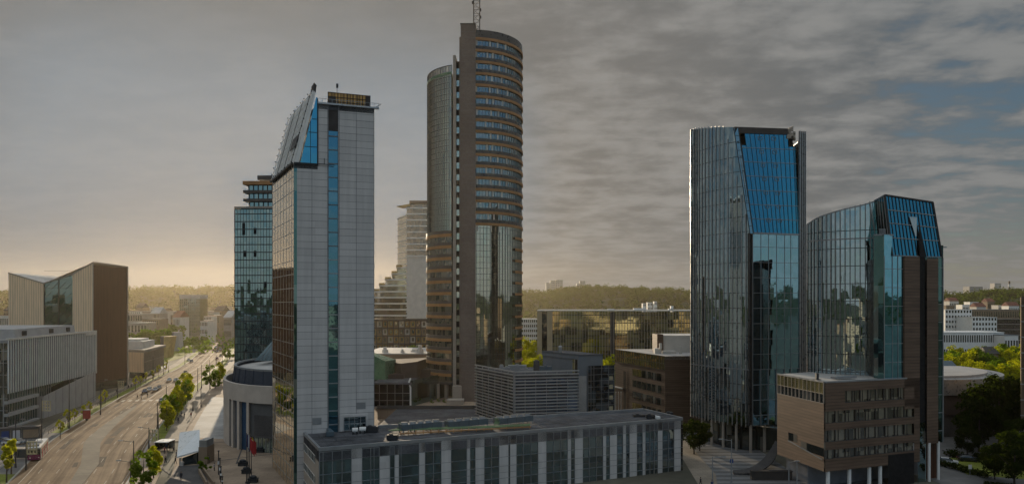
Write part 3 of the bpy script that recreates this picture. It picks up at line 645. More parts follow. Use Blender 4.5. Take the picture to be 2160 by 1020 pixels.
# ------------------------------------------------------------------ low grey conference block at the bottom
def conference():
    P0, P1 = Vector((-33,121.5)), Vector((37,154)); ZR = 11.0
    F = Face(P0, P1); L = F.L; back = -F.n
    Q0, Q1 = P0+back*18.0, P1+back*14.0
    r = root('conference_block', 'long low grey block with alternating panels and tall glazing at the foot of the hotel', 'building', (0,135,0))
    rf = MB(); rf.prism([P0, P1, Q1, Q0], 9, ZR); rf.build('roof', M['roofdark'], r)
    sm = MB()
    for k in range(1, 34): a = F.pt(L*k/34, ZR+.01, -.5); q = a+Vector((back.x, back.y, 0))*(12.6+3*(1-k/34)); sm.bar(a, q, .09, .03)
    for k in range(3): sm.bar(F.pt(.5, ZR+.012, -3.4-k*3.4), F.pt(L-.5, ZR+.012, -3.4-k*3.2), .07, .03)
    sm.build('roof_seams', M['dark'], r)
    pp = MB()
    F.box(pp, 0, L, ZR-.2, ZR+.42, -.4, .06); Face(Q0, P0).box(pp, .4, 17.6, ZR-.2, ZR+.38, -.4, .05); Face(P1, Q1).box(pp, 0.1, 14, ZR-.2, ZR+.45, -.4, .07); Face(Q1, Q0).box(pp, .4, L-1, ZR-.2, ZR+.55, -.4, .06)
    pp.build('parapet', M['steel'], r)
    sw = MB(); S = Face(Q0, P0); S.rect(sw, 0, S.L, 0, ZR+.2); Face(P1, Q1).rect(sw, 0, 14, 0, ZR+.2); Face(Q1, Q0).rect(sw, 0, L, 0, ZR+.2); sw.build('end_wall', M['cream'], r)
    for z0, z1, a0, a1 in ((8.0,9.4,1.5,14.5),(4.4,5.8,1.5,14.5),(1,2.4,1.5,14.5)):
        x = MB(); S.rect(x, a0, a1, z0, z1, .03); xo = x.build('end_window', M['glass_dark'], r)
        y = MB(); S.grid(y, fr(a0, a1+.1, 1.6), [z0, z1], a0, a1, z0, z1, .12, .03, .1); y.build('window_frame', M['offwhite'], xo)
    GL = [(673,742,(681.5,701,721.5)),(763,801,(782,789)),(822,833,()),(841,884.5,(846,)),(896,931.5,(914,)),(951,985.5,()),(991,1003.5,()),(1021,1053.5,(1037,)),(1072,1076.5,()),(1089,1135.5,(1104,1120)),(1152,1198,(1168,1183)),(1204,1213,()),(1229,1272.5,(1243,1258)),(1278,1287,()),(1301,1314.5,()),(1320,1328.5,()),(1343,1356,()),(1361,1388,(1371,1380)),(1397,1422.5,(1410,))]
    zl = [9.1, 6.75, 5.0, 2.7, 1.0]
    a = 0.
    pn = MB()
    for k, (u0, u1, sp) in enumerate(GL):
        s0, s1 = max(0, F.su(u0)), F.su(u1)
        if s0-a > .05: F.rect(pn, a, s0, 0, ZR-.2)
        a = s1
        g = MB(); F.rect(g, s0, s1, 0, ZR-.35, -.12); wo = g.build('window', M['glass_conf'], r)
        f = MB(); F.grid(f, [s0+.05]+[F.su(x) for x in sp]+[s1-.05], zl+[ZR-.38], s0, s1, 0, ZR-.35, .1, -.12, .015, wh=.09); f.build('window_frame', M['steel'], wo)
    F.rect(pn, a, F.su(1436), 0, ZR-.2); pn.build('front_panels', M['panel'], r)
    cg = MB(); F.rect(cg, F.su(1436), L, 0, ZR-.2); cg.build('corner_glass', M['glass_dark'], r)
    jt = MB()
    for z in zl+[3.8]: F.box(jt, 0, L, z-.035, z+.035, 0, .012)
    jt.build('panel_joints', M['joint'], r)
    def at(u, v, z=ZR): return GP(u, v, z)
    # chillers
    for i, (u0, u1, v) in enumerate(((849,932,913),(947,1030,906),(1052,1125,899))):
        p, q = at(u0, v+2), at(u1, v-6); d = (q-p); l = d.length; d.normalize(); nn = Vector((-d.y, d.x, 0))
        c = root('roof_chiller', ['blue-grey chiller with white fans nearest the hotel on the low roof','blue-grey chiller with white fans in the middle of the row of three','blue-grey chiller with white fans at the right end of the row of three'][i], 'chiller', p, 'chillers on the low roof')
        b = MB(); b.hexa([p+Vector((0,0,.6)), q+Vector((0,0,.6)), q+nn*2.2+Vector((0,0,.6)), p+nn*2.2+Vector((0,0,.6))]+[x+Vector((0,0,1.75)) for x in (p, q, q+nn*2.2, p+nn*2.2)]); b.build('casing', M['chiller'], c)
        fg = MB()
        for k in range(1, 4): 
            x = p+d*l*k/4; fg.bar(x-nn*.01+Vector((0,0,.7)), x-nn*.01+Vector((0,0,1.7)), .05)
        fg.build('casing_seam', M['dark'], c)
        for k in range(5):
            x = p+d*l*(k+.5)/5+nn*1.1; ff = MB(); ff.cyl(x.x, x.y, ZR+1.75, ZR+2.1, .7, .64, 14); ff.build('fan', M['steel'], c)
            fi = MB(); fi.cyl(x.x, x.y, ZR+2.102, ZR+2.11, .5, .5, 12); fi.build('fan_blades', M['dark'], c)
        lg = MB()
        for k in (.02,.3,.7,.98):
            x = p+d*l*k; lg.box(x.x-.1,x.x+.1,x.y-.1,x.y+.1,ZR,ZR+.62); x += nn*2; lg.box(x.x-.1,x.x+.1,x.y-.1,x.y+.1,ZR,ZR+.62)
        lg.build('support', M['steel'], c)
    pi = root('pipe_rack', 'green pipes on an orange steel rack running along the low roof beside the chillers', 'pipework', at(840,918))
    gp = MB(); og = MB()
    for k, dv in enumerate((0,1.4,2.8)): gp.tube([at(832-6*k,912+dv)+Vector((0,0,.7)), at(1040,905+dv)+Vector((0,0,.7)), at(1118,901+dv)+Vector((0,0,.7))], .13, 6)
    for u in (838,940,1042):
        for q in range(4): x = at(u+q*3, 912-(u-838)*.05)+Vector((0,0,.7)); gp.tube([x, x+Vector((.3,.6,.5)), x+Vector((.2,.7,1.2))], .1, 5)
    gp.build('pipe', M['greenpipe'], pi)
    for k in range(18):
        x = at(845+k*16, 917-k*.8); og.bar(x, x+Vector((0,0,.75)), .12); og.bar(x+Vector((0,-.6,.62)), x+Vector((0,1.2,.62)), .12)
    og.bar(at(842,919)+Vector((0,0,.45)), at(1120,904)+Vector((0,0,.45)), .3, .2); og.build('rack', M['orange'], pi)
    # ducts, tanks and small roof kit
    du = MB(); du.bar(at(655,905)+Vector((0,0,.5)), at(684,903)+Vector((0,0,.5)), .9, .6); du.bar(at(683,903)+Vector((0,0,.6)), at(701,919)+Vector((0,0,.6)), .7, .5); du.bar(at(688,920)+Vector((0,0,.5)), at(704,919)+Vector((0,0,.5)), 1.0, .8)
    tag(du.build('roof_duct', M['chiller'], loc=at(680,910)), 'bent pale blue duct lying on the low roof at the hotel foot', 'duct')
    for i, (u0, u1, v, l) in enumerate(((743,755,915,'left white horizontal tank on the low roof below the glass door'),(758,772,913,'right white horizontal tank on the low roof below the glass door'))):
        t = root('roof_tank', l, 'tank', at(u0, v), 'white tanks on the low roof'); b = MB(); p, q = at(u0,v)+Vector((0,0,.8)), at(u1,v-.5)+Vector((0,0,.8)); b.tube([p, q], .45, 12); b.build('vessel', M['white'], t)
        s = MB()
        for k in (.15,.85): x = p+(q-p)*k; s.box(x.x-.1,x.x+.1,x.y-.35,x.y+.35,ZR,ZR+.5)
        s.build('cradle', M['dark'], t)
    for i, (u, v, w_, h_, mm, l) in enumerate(((784,911,2.4,1.2,'dark','dark air unit on the low roof right of the white tanks'),(828,927,2.0,1.0,'dark','dark box unit at the roof edge in front of the chillers'),(1348,878,2.6,.5,'dark','flat dark vent lying left on the far end of the low roof'),(1372,882,1.8,.9,'dark','dark vent box with white end on the far end of the low roof'),(1384,882,1.6,.5,'white','small white box beside the dark vent on the far roof end'),(1412,873,1.4,.5,'dark','small dark vent by the right parapet of the low roof'),(722,905,1.2,1.5,'orange','red and orange roof cabinet at the foot of the glass strip'),(706,905,1.2,1.4,'flagred','red roof cabinet at the foot of the glass strip'))):
        p = at(u, v); b = MB(); b.box(p.x-w_/2,p.x+w_/2,p.y-.7,p.y+.7,ZR+.12,ZR+h_); b.box(p.x-w_/2+.1,p.x+w_/2-.1,p.y-.5,p.y+.5,ZR,ZR+.12); b.cyl(p.x-w_*.15, p.y, ZR+h_, ZR+h_+.18, .4, .35, 10)
        tag(b.build('roof_unit', M[mm], loc=p), l, 'roof unit', 'small units on the low roof')
conference()

# ------------------------------------------------------------------ round tower with orange bands
def round_tower():
    cx, cy, rr = -13.4, 255., 16.8; DK = 3.6
    r = root('round_tower', 'tallest tower, round with orange bands and a brown stone spine', 'tower', (cx,cy,0))
    def P(ph, rad): return (cx+rad*math.sin(ph), cy-rad*math.cos(ph))
    def ring(mb, a, b, r0, r1, z0, z1, n=None, mi=0):
        n = n or max(3, int(abs(b-a)/R(4.5)))
        an = np.linspace(a, b, n+1)
        for i in range(n):
            p0, p1, q0, q1 = P(an[i],r1), P(an[i+1],r1), P(an[i],r0), P(an[i+1],r0)
            mb.poly([p0+(z0,),p1+(z0,),p1+(z1,),p0+(z1,)], [(r1*an[i],z0),(r1*an[i+1],z0),(r1*an[i+1],z1),(r1*an[i],z1)], mi)
            if r1-r0 > .01:
                mb.poly([q0+(z1,),p0+(z1,),p1+(z1,),q1+(z1,)], None, mi); mb.poly([q0+(z0,),q1+(z0,),p1+(z0,),p0+(z0,)], None, mi)
        return mb
    a0, a1, b0, b1 = R(0), R(180), R(-180), R(-24)
    ZT, ZL = 127.0, 113.6
    g = ring(MB(), a0, a1, rr, rr, 62.5, ZT-1.5); g.build('upper_windows', M['glass_eur_band'], r)
    g = ring(MB(), a0, a1, rr, rr, DK, 62.5); g.build('lower_glass', M['glass_eur'], r)
    g = ring(MB(), b0, b1, rr, rr, 59.5, ZL); g.build('left_glass', M['glass_eur'], r)
    g = ring(MB(), b0, b1, rr-.1, rr-.1, 9.5, 59.5); g.build('left_windows', M['glass_win'], r)
    for k in range(17):
        z = 125.-3.87*k; o = ring(MB(), a0, a1, rr, rr+.55, z-.85, z); o.build('orange_band', M['orange'], r)
        s = ring(MB(), a0, a1, rr, rr+.32, z+.003, z+1.15); s.build('spandrel', M['spandrel'], r)
    for k in range(16):
        z = 59.-3.87*k
        if z > 12:
            o = ring(MB(), R(57), R(110), rr, rr+.5, z-.8, z); o.build('orange_band', M['orange'], r)
    for k in range(13):
        z = 59.6-3.93*k; o = ring(MB(), b0, b1, rr-.1, rr+.5, z-1.0, z); o.build('orange_band', M['orange'], r)
        s = ring(MB(), b0, b1, rr-.1, rr+.42, z+.003, z+1.05); s.build('spandrel', M['spandrel_brown'], r)
    m = MB()
    def vbars(a, b, n, z0, z1, w, pr):
        for t in np.linspace(a, b, n):
            p, q = P(t, rr+pr/2), P(t, rr+pr/2); m.bar(p+(z0,), q+(z1,), w, pr)
    vbars(a0+.02, R(150), 38, 17, 62, .10, .16); vbars(R(-110), b1-.01, 27, 60, ZL, .10, .16)
    for z in fr(17, 62, 1.93): ring(m, a0, R(150), rr, rr+.1, z-.05, z+.05)
    for z in fr(60.4, ZL, 1.93): ring(m, R(-130), b1, rr, rr+.1, z-.05, z+.05)
    vbars(a0+.02, R(150), 42, 62.5, 125, .08, .12); vbars(R(-110), b1, 24, 10, 59, .09, .1)
    m.build('mullions', M['dark'], r)
    for k in range(17):
        for t in ([.06,.30,.42,.62] if k % 2 else [.10,.36,.55,.75]):
            t += random.uniform(-.03,.03); p = P(t, rr+.12); wc = MB(); wc.bar(p+(125-3.87*k-2.85,), p+(125-3.87*k-.86,), .5, .15); wc.build('pale_blind', M['offwhite'], r)
    # top rims
    t = ring(MB(), a0, a1, rr-.3, rr+.3, ZT-1.6, ZT+.6); t.prism([P(x, rr-.2) for x in np.linspace(a0, a1, 30)], ZT-1, ZT-.4); t.build('right_rim', M['spandrel'], r)
    t = MB(); t.prism([P(x, rr-.1) for x in np.linspace(b0, b1, 30)], ZL-1, ZL-.3); ring(t, b0, b1, rr-.3, rr+.2, ZL-.35, ZL+.5); t.build('left_rim', M['greencurtain'], r)
    ra = MB(); ring(ra, R(-130), b1, rr-.05, rr+.1, ZL+2.6, ZL+2.78)
    for x in np.linspace(R(-130), b1, 26): ra.bar(P(x, rr)+(ZL+.5,), P(x, rr)+(ZL+2.7,), .14)
    ra.build('roof_railing', M['dark'], r)
    rg = ring(MB(), R(-130), b1, rr-.06, rr-.06, ZL+.5, ZL+2.6); rg.build('railing_glass', M['glass_pale'], r)
    # stone spine, recess and fin
    x0, x1 = -17.9, -12.15
    s = MB(); s.box(x0+.9, x1, 235.6, 262, 0, 128.4); s.box(x0+.35, x0+.9, 237, 262, 0, 124.8); s.build('stone_spine', M['slab'], r)
    cr = MB()
    for z in fr(6, 128, 2.0): cr.box(x0+.9, x1, 235.585, 235.6, z-.02, z+.02)
    cr.build('stone_joints', M['joint'], r)
    cp = MB(); cp.box(x0+.75, x1+.15, 235.45, 262.2, 128.4, 128.75); cp.build('spine_cap', M['dark'], r)
    rc = MB(); rc.box(x0-1.2, x0+.35, 238.2, 262, DK, 117.); rc.build('recess', M['black'], r)
    for k in range(28):
        z = 6.5+k*3.93; wv = MB(); wv.box(x0-.75, x0+.28, 238.1, 238.19, z, z+2.0); wv.build('recess_window', M['glass_eur'], r)
    f = MB(); f.box(x0-1.75, x0-.8, 236.6, 247, 8.9, 118.6); f.build('cream_fin', M['cream'], r)
    pd = MB(); pd.box(-19.6,-16.6,233.5,238.,3.9,8.9); pd.build('fin_foot', M['cream'], r)
    # open ground storey
    cb = MB(); ring(cb, b0, b1, rr-7, rr-7, DK, 9.7); cb.build('set_back_wall', M['darkconcrete'], r)
    for u in (903,922,941):
        k = (u-UC)/FPX; y = 241 if u > 910 else 246; cl = MB(); cl.cyl(k*y, y+1.5, DK, 8.8, .75, .75, 14); cl.build('column', M['cream'], r)
    so = MB(); so.prism([P(x, rr) for x in np.linspace(b0, b1, 30)], 8.6, 9.4); so.build('soffit', M['darkconcrete'], r)
    # lattice mast
    ms = MB(); mx, my, hw = -12.2, 246., 1.05
    cs = [(mx-hw,my-hw),(mx+hw,my-hw),(mx+hw,my+hw),(mx-hw,my+hw)]
    for c in cs: ms.bar(c+(126.5,), c+(152.,), .2)
    for i in range(11):
        z = 127+i*2.2
        for j in range(4):
            p, q = cs[j], cs[(j+1) % 4]; ms.bar(p+(z,), q+(z,), .1); ms.bar(p+(z,), q+(z+2.2,), .09)
    ms.build('mast', M['brownpanel'], r)
    dh = MB()
    for z, sx in ((131,-1),(134,1),(136.5,1),(139,-1),(141.5,1),(143,-1),(146,1),(128.5,1)):
        dh.cyl(mx+sx*(hw+.3), my-hw-.2, z, z+.9, .28, .28, 8)
    dh.build('mast_antenna', M['dark'], r)
round_tower()
cb_ = MB(); cb_.box(-20.9,-15.6,228.,232.6,-.02,4.9); cb_.box(-20.95,-15.55,227.95,232.65,4.9,5.1); tag(cb_.build('vent_block', M['cream'], loc=(-18,230,0)), 'plain cream block standing in front of the round tower fin', 'vent block')
# ------------------------------------------------------------------ twin glass towers and the brown office
def wallstrip(mb, line, z0f, z1f, mi=0, off=0.):
    l = 0.
    for i, (a, b) in enumerate(zip(line[:-1], line[1:])):
        dl = (Vector(b)-Vector(a)).length; n = len(line)-1
        za0, za1, zb0, zb1 = z0f(i/n), z1f(i/n), z0f((i+1)/n), z1f((i+1)/n)
        mb.poly([(a[0],a[1],za0),(b[0],b[1],zb0),(b[0],b[1],zb1),(a[0],a[1],za1)], [(l,za0),(l+dl,zb0),(l+dl,zb1),(l,za1)], mi); l += dl
    return mb
def arcpts(line, step):
    out = []; need = 0.
    tot = 0.; L = sum((Vector(b)-Vector(a)).length for a, b in zip(line[:-1], line[1:]))
    for a, b in zip(line[:-1], line[1:]):
        a, b = Vector(a), Vector(b); l = (b-a).length
        while need <= tot+l+1e-6:
            t = (need-tot)/l; p = a+(b-a)*t; d = (b-a).normalized(); out.append((p, Vector((d.y,-d.x)), need/L)); need += step
        tot += l
    return out
def lerp(a, b, t): return a+(b-a)*t
def left_twin():
    r = root('left_glass_tower', 'taller of the two glass towers, curved finned side and a blue front leaning back', 'tower', (60,178,0))
    line = smooth_line([(47.4,188.2),(49.6,182.2),(52.6,177),(56,173),(57.2,171.2)], 6)
    lowz = lambda t: 6.6
    zc = 53.0; ztop = lambda t: lerp(82, 78, t)
    n = len(line)-1
    cut = [i/n for i in range(n+1)]; ke = .66                      # above zc the wall stops along a slant
    g = MB(); wallstrip(g, line, lowz, lambda t: zc); wallstrip(g, [p for p, t in zip(line, cut) if t <= ke], lambda t: zc, lambda t: ztop(t*ke))
    ie = max(i for i, t in enumerate(cut) if t <= ke); E0 = Vector(line[ie]); E1 = Vector(line[-1])
    topE = Vector((E0.x, E0.y, 78.6))
    for i in range(ie, n): 
        a, b = line[i], line[i+1]; za = lerp(78.6, zc, (i-ie)/(n-ie)); zb = lerp(78.6, zc, (i+1-ie)/(n-ie))
        g.poly([(a[0],a[1],zc),(b[0],b[1],zc),(b[0],b[1],zb),(a[0],a[1],za)], [(i*.9,zc),(i*.9+.9,zc),(i*.9+.9,zb),(i*.9,za)])
    g.build('curved_glass', M['glass_twin'], r)
    fn = MB(); fd = MB()
    for p, nn, t in arcpts(line, 1.25):
        zt = ztop(t) if t < ke else lerp(78.6, zc, (t-ke)/(1-ke)); 
        fn.bar((p.x+nn.x*.12, p.y+nn.y*.12, 6.2), (p.x+nn.x*.12, p.y+nn.y*.12, min(zt+.6, 82)), .17, .24)
    fn.build('vertical_fins', M['finmetal'], r)
    hb = MB()
    for z in (20.1,):
        for a, b in zip(line[:-1], line[1:]): hb.bar((a[0],a[1],z), (b[0],b[1],z), .3, .22)
    for z in fr(9, 78, 3.7):
        for i, (a, b) in enumerate(zip(line[:-1], line[1:])):
            if z < lerp(78.6, zc, max(0, (i-ie)/(n-ie))): fd.bar((a[0],a[1],z), (b[0],b[1],z), .12, .12)
    hb.build('curved_transom', M['steel'], r); fd.build('floor_lines', M['dark'], r)
    # vertical front below the leaning part
    F = Face((57.2,171.2), (72.6,176.2)); L = F.L; sL, sR = .9, F.su(1686)
    rec = MB(); F.rect(rec, 0, sL, 6.6, zc, -.6); F.box(rec, -.15, .12, 6.6, zc, -.6, .05); rec.build('dark_recess', M['spandrel'], r)
    fg = MB(); F.rect(fg, sL, sR, 20, zc); F.rect(fg, sL, sR, 6.6, 20, -.25); fg.build('front_glass', M['glass_front'], r)
    fm = MB(); F.grid(fm, [sL]+[F.su(x) for x in (1605,1621,1638,1655,1668)]+[sR], fr(9, zc, 3.7)+[zc-.1], sL, sR, 6.6, zc, .11, -.3, .08); fm.build('front_mullions', M['steel'], r)
    # right hand side strips
    rs = MB(); F.rect(rs, sR, L, 6.6, 78.2, -.2); rs.build('right_strip', M['glass_twin'], r)
    rf = MB()
    for a in np.linspace(sR+.05, L, 4): F.box(rf, a-.09, a+.09, 6.6, 78.6, -.2, .35)
    rf.build('right_fins', M['finmetal'], r)
    # leaning blue front
    bl, brr = Vector((57.2,171.2,zc)), F.pt(sR, zc)
    tl = Vector((E0.x+.25, E0.y-.2, 78.2)); tr = F.pt(sR-.05, 78.2, -1.1)
    def Q(s, t): return (bl*(1-s)+brr*s)*(1-t)+(tl*(1-s)+tr*s)*t
    bf = MB(); H = (tl-bl).length
    tt = .865
    for t0, t1, s0, s1 in ((0,tt,.02,1.),(tt,.985,.16,.86)):
        for i in range(16):
            for j in range(16):
                c4 = [(lerp(s0,s1,(i+a)/16), lerp(t0,t1,(j+b)/16)) for a, b in ((0,0),(1,0),(1,1),(0,1))]
                bf.poly([Q(s,t) for s, t in c4], [(s*14, zc+t*H) for s, t in c4])
    bf.build('leaning_glass', M['glass_blue'], r, smooth=True)
    dk = MB(); back = Vector((0,2.2,0)); dk.poly([Q(0,tt)+back, Q(1,tt)+back, Q(1,1)+back, Q(0,1)+back]); dk.poly([Q(0,tt), Q(1,tt), Q(1,tt)+back, Q(0,tt)+back]); dk.build('top_loggia', M['black'], r)
    bm = MB(); nf = (brr-bl).cross(tl-bl).normalized(); nf = nf if nf.y < 0 else -nf; o = nf*.05
    for s in np.linspace(.08, .95, 12): bm.bar(Q(s,0)+o, Q(s,tt if s < .16 or s > .86 else .985)+o, .09)
    bm.build('leaning_mullions', M['dark'], r)
    bh = MB()
    for k in range(7): t = .14*k; bh.bar(Q(.02,t)+o, Q(1 if t < tt else .86,t)+o, .13 if k else .4)
    bh.build('leaning_transoms', M['steel'], r)
    wv = MB()
    for k in range(7):
        t = .115+.135*k
        if t > .96: continue
        for s in (.40,.62):
            a, b, c, d = Q(s-.03+.0*k,t)+o*1.6, Q(s+.035,t)+o*1.6, Q(s+.035,t+.032)+o*1.6, Q(s-.03,t+.032)+o*1.6
            for p, q in ((a,b),(b,c),(c,d),(d,a)): wv.bar(p, q, .09)
    wv.build('opening_lights', M['steel'], r)
    sp = MB(); a, b = Vector((E1.x,E1.y,zc-.2)), Vector((E0.x,E0.y,79.)); w = Vector((1.1,-.15,0)); nn = Vector((0,-.25,0))
    sp.poly([a+nn, a+w*.7+nn, b+w+nn, b+nn], [(0,0),(1,0),(1,26),(0,26)]); sp.build('slanted_glass_fin', M['glass_green'], r)
    sq = MB(); sq.bar(a+nn*1.3, b+nn*1.3, .14); sq.bar(a+w*.7+nn*1.3, b+w+nn*1.3, .14)
    for k in range(14): t = k/14; sq.bar(lerp(a,b,t)+nn*1.2, lerp(a,b,t)+w*lerp(.7,1,t)+nn*1.2, .08)
    sq.build('fin_frame', M['dark'], r)
    lip = MB(); lip.hexa([Q(0,.985)+Vector((0,-.2,0)), Q(.86,.985)+Vector((0,-.2,0)), Vector((71,190,77.9)), Vector((49.5,189.5,77.9)), Q(0,.985)+Vector((0,-.2,1.5)), Q(.86,.985)+Vector((0,-.2,1.5)), Vector((71,190,79.6)), Vector((49.5,189.5,79.6))]); lip.build('roof_lip', M['brownpanel'], r)
    kit = MB()
    for k in range(16): x = Q(.86+.0088*k, .985)+Vector((0,.3*(k % 4),-1.2+random.random()*2.2)); kit.box(x.x-.25,x.x+.25,x.y-.3,x.y+.3,x.z,x.z+.5+random.random()*.7)
    kit.bar(Q(.95,.98), Q(.95,.98)+Vector((0,0,2.4)), .1); kit.build('roof_machinery', M['cream'], r)
    bk = MB(); bk.prism([(50,190.5),(57.4,174.5),(71.8,177.6),(75.5,200),(56,204)], 6.6, 52.6); bk.prism([(50,190.5),(52.6,184),(72.8,184),(75.5,200),(56,204)], 52.6, 77.6); Face((72.6,176.2),(75.7,200)).rect(bk, 0, 26, 6.6, 77.6); bk.build('core', M['spandrel'], r)
    # pilotis and recessed ground storey
    gs = MB(); gs.prism([(50.5,190),(54,178),(58,174.5),(71,177),(75,198),(57,202)], 0, 6.6); gs.build('ground_storey', M['glass_dark'], r)
    for k, (p, nn, t) in enumerate(arcpts(line, 3.9)[1:]):
        c = MB(); c.cyl(p.x-nn.x*.8, p.y-nn.y*.8, 0, 6.7, .34, .34, 10); c.build('column', M['cream'], r)
    c = MB(); c.cyl(61.5, 173.2, 0, 6.7, .36, .36, 10); c.build('column', M['cream'], r)
    cn = MB(); cn.hexa([(58.5,172.2,6.5),(66,171,5.6),(67,173,5.6),(58.5,174,6.5),(58.5,172.2,6.75),(66,171,5.85),(67,173,5.85),(58.5,174,6.75)]); cn.build('entrance_canopy', M['glass_pale'], r)
left_twin()

BF = Face((59.2,135.0), (88.6,146.1))            # plane shared by the brown office and the right tower
def right_twin():
    r = root('right_glass_tower', 'lower glass tower with sloping top, brown cladding and a dark pointed slot on its front', 'tower', (78,150,0))
    line = smooth_line([(64.9,156.2),(66.2,153.4),(69.2,150.2),(73.0,148.2),(75.2,147.5)], 6)
    zt = lambda t: lerp(53.4, 57.2, t)+.35*math.sin(t*math.pi)
    g = MB(); wallstrip(g, line, lambda t: 15, zt); g.build('curved_glass', M['glass_twin'], r)
    fn = MB()
    for p, nn, t in arcpts(line, .95): fn.bar((p.x+nn.x*.18,p.y+nn.y*.18,15), (p.x+nn.x*.18,p.y+nn.y*.18,zt(t)), .11, .22)
    fn.build('vertical_fins', M['finmetal'], r)
    fl = MB()
    for z in fr(18, 53, 3.7):
        for a, b in zip(line[:-1], line[1:]): fl.bar((a[0],a[1],z), (b[0],b[1],z), .12, .14)
    fl.build('floor_lines', M['dark'], r)
    tr = MB()
    for i, (a, b) in enumerate(zip(line[:-1], line[1:])):
        nl = len(line)-1; tr.bar((a[0],a[1],zt(i/nl)), (b[0],b[1],zt((i+1)/nl)), .25); tr.bar((a[0],a[1]-.05,49.6), (b[0],b[1]-.05,49.6), .26)
    tr.build('curved_transom', M['steel'], r)
    F = BF; L = F.L
    a1865, a1880, a1905, a1937, a1952, a1976, a1988 = [F.su(x) for x in (1865,1882,1905,1937,1952,1976,1988)]
    zw = 45.4; zb = 49.6
    # recess between the curved wall and the front
    rc = MB(); rc.poly([(75.2,147.5,15),(F.pt(a1865,0).x,F.pt(a1865,0).y+2.5,15),(F.pt(a1865,0).x,F.pt(a1865,0).y+2.5,zb),(75.2,147.5,57.4)]); rc.poly([(F.pt(a1865,0,-2.5).x,F.pt(a1865,0,-2.5).y,15),F.pt(a1865,15),F.pt(a1865,zb),(F.pt(a1865,0,-2.5).x,F.pt(a1865,0,-2.5).y,zb)]); rc.build('green_recess', M['glass_teal'], r)
    sf = MB(); sf.bar((75.3,147.2,15), (74.9,147.2,50), .22); sf.bar((75.3,147.2,50), (74.2,147.5,57.2), .2); sf.build('recess_frame', M['finmetal'], r)
    lb = MB(); F.rect(lb, a1865, a1880, 15, zb); F.rect(lb, a1880, a1905, 15, zw); lb.build('lower_glass', M['glass_blue2'], r)
    lm = MB(); F.grid(lm, [a1865,a1880,(a1880+a1905)/2], fr(17, zw, 3.7), a1865, a1905, 15, zw, .1, 0, .1); lm.build('lower_mullions', M['steel'], r)
    # leaning blue front
    bl, br = F.pt(a1880, zw), F.pt(a1988-.2, zw); tl, tr_ = F.pt(a1880-.3, 57.7, -1.5), F.pt(a1988-.9, 56.9, -1.5)
    def Q(s, t): return (bl*(1-s)+br*s)*(1-t)+(tl*(1-s)+tr_*s)*t
    bf = MB(); bf.poly([Q(0,0),Q(1,0),Q(1,1),Q(0,1)], [(0,zw),(12,zw),(12,59),(0,59)]); bf.build('leaning_glass', M['glass_blue'], r)
    bm = MB(); o = Vector((0,-.06,.03))
    for s in np.linspace(0, 1, 15): bm.bar(Q(s,0)+o, Q(s,1)+o, .1)
    bm.bar(Q(0,0)+o, Q(0,1)+o, .3); bm.bar(Q(1,0)+o, Q(1,1)+o, .34); bm.bar(Q(0,1)+o, Q(1,1)+o, .3); bm.build('leaning_mullions', M['dark'], r)
    bh = MB()
    for t in (.01,.30,.54,.76): bh.bar(Q(0,t)+o, Q(1,t)+o, .16)
    bh.build('leaning_transoms', M['steel'], r)
    sd = MB(); blb = F.pt(a1880-.1, zb, -.5); sd.poly([blb, tl, (75.2,147.6,57.3), (75.2,147.6,zb)]); sd.poly([bl, blb, F.pt(a1880, zb, -3), F.pt(a1880, zw, -3)]); sd.build('dark_gable', M['glass_teal'], r)
    rfm = MB(); A_ = Vector((75.2,147.6,57.3)); B_ = Vector((75.2,147.6,zb))
    for k in np.linspace(.1,.9,5): rfm.bar(lerp(blb,B_,k), lerp(tl,A_,k), .12)
    rfm.bar(A_, tl, .25); rfm.bar(F.pt(a1865-1.6,zb,-1), F.pt(a1880+.2,zb,.1), .3); rfm.build('gable_frame', M['steel'], r)
    tb = MB()
    for k in range(8): p = F.pt(a1865-1.2+.22*k, zb, .0); tb.bar(p, p+Vector((0,0,1.1)), .06)
    tb.bar(F.pt(a1865-1.2,zb+1.1,0), F.pt(a1865+.5,zb+1.1,0), .08); tb.build('terrace_railing', M['steel'], r)
    # brown cladding with the pointed slot
    w = MB()
    F.rect(w, a1905, a1937, 15, zw, .35); F.rect(w, a1952, a1976, 7.6, zw-.2, .35); F.box(w, a1905-.05, a1905+.1, 15, zw, 0, .35); F.box(w, a1976-.1, a1976, 7.6, zw-.2, 0, .35)
    w.build('brown_cladding', M['wood'], r)
    sl = MB(); F.rect(sl, a1937, a1952, 9, zw, .02); sl.poly([F.pt(a1937,zw,.3), F.pt(a1952,zw,.3), F.pt(F.su(1944),53.4,-.75)]); sl.build('dark_slot', M['black'], r)
    vn = MB(); vn.poly([F.pt(F.su(1934),49.6,-.3), F.pt(F.su(1936),49.6,-.3), F.pt(F.su(1942),53.6,-.85), F.pt(F.su(1926),53.6,-.85)]); vn.build('pale_notch', M['glass_pale'], r)
    rg = MB(); F.rect(rg, a1976, L, 7.6, zw, -.1); Face(F.pt(L,0)[:2], F.pt(L,0,-14)[:2]).rect(rg, 0, 14, 7.6, 48); rg.build('side_glass', M['glass_teal'], r)
    rm = MB(); F.grid(rm, [a1976+.3, L-.1, L], fr(10, zw, 3.7), a1976, L, 7.6, zw, .12, -.1, .05); rm.bar(F.pt(L,47.6,0), F.pt(L+.9,47.6,0), .2); rm.build('side_mullions', M['steel'], r)
    bk = MB(); bk.prism([(65.5,157),(74.5,149.5),F.pt(a1865+1,0,-3)[:2],F.pt(L-.4,0,-.6)[:2],F.pt(L-.5,0,-14)[:2],(70,166)], 7.6, 45); bk.build('core', M['spandrel'], r)
    lf = MB(); F.rect(lf, a1937-.2, a1952+.1, 0, 12, .06); lf.build('lift_glass', M['glass_green'], r)
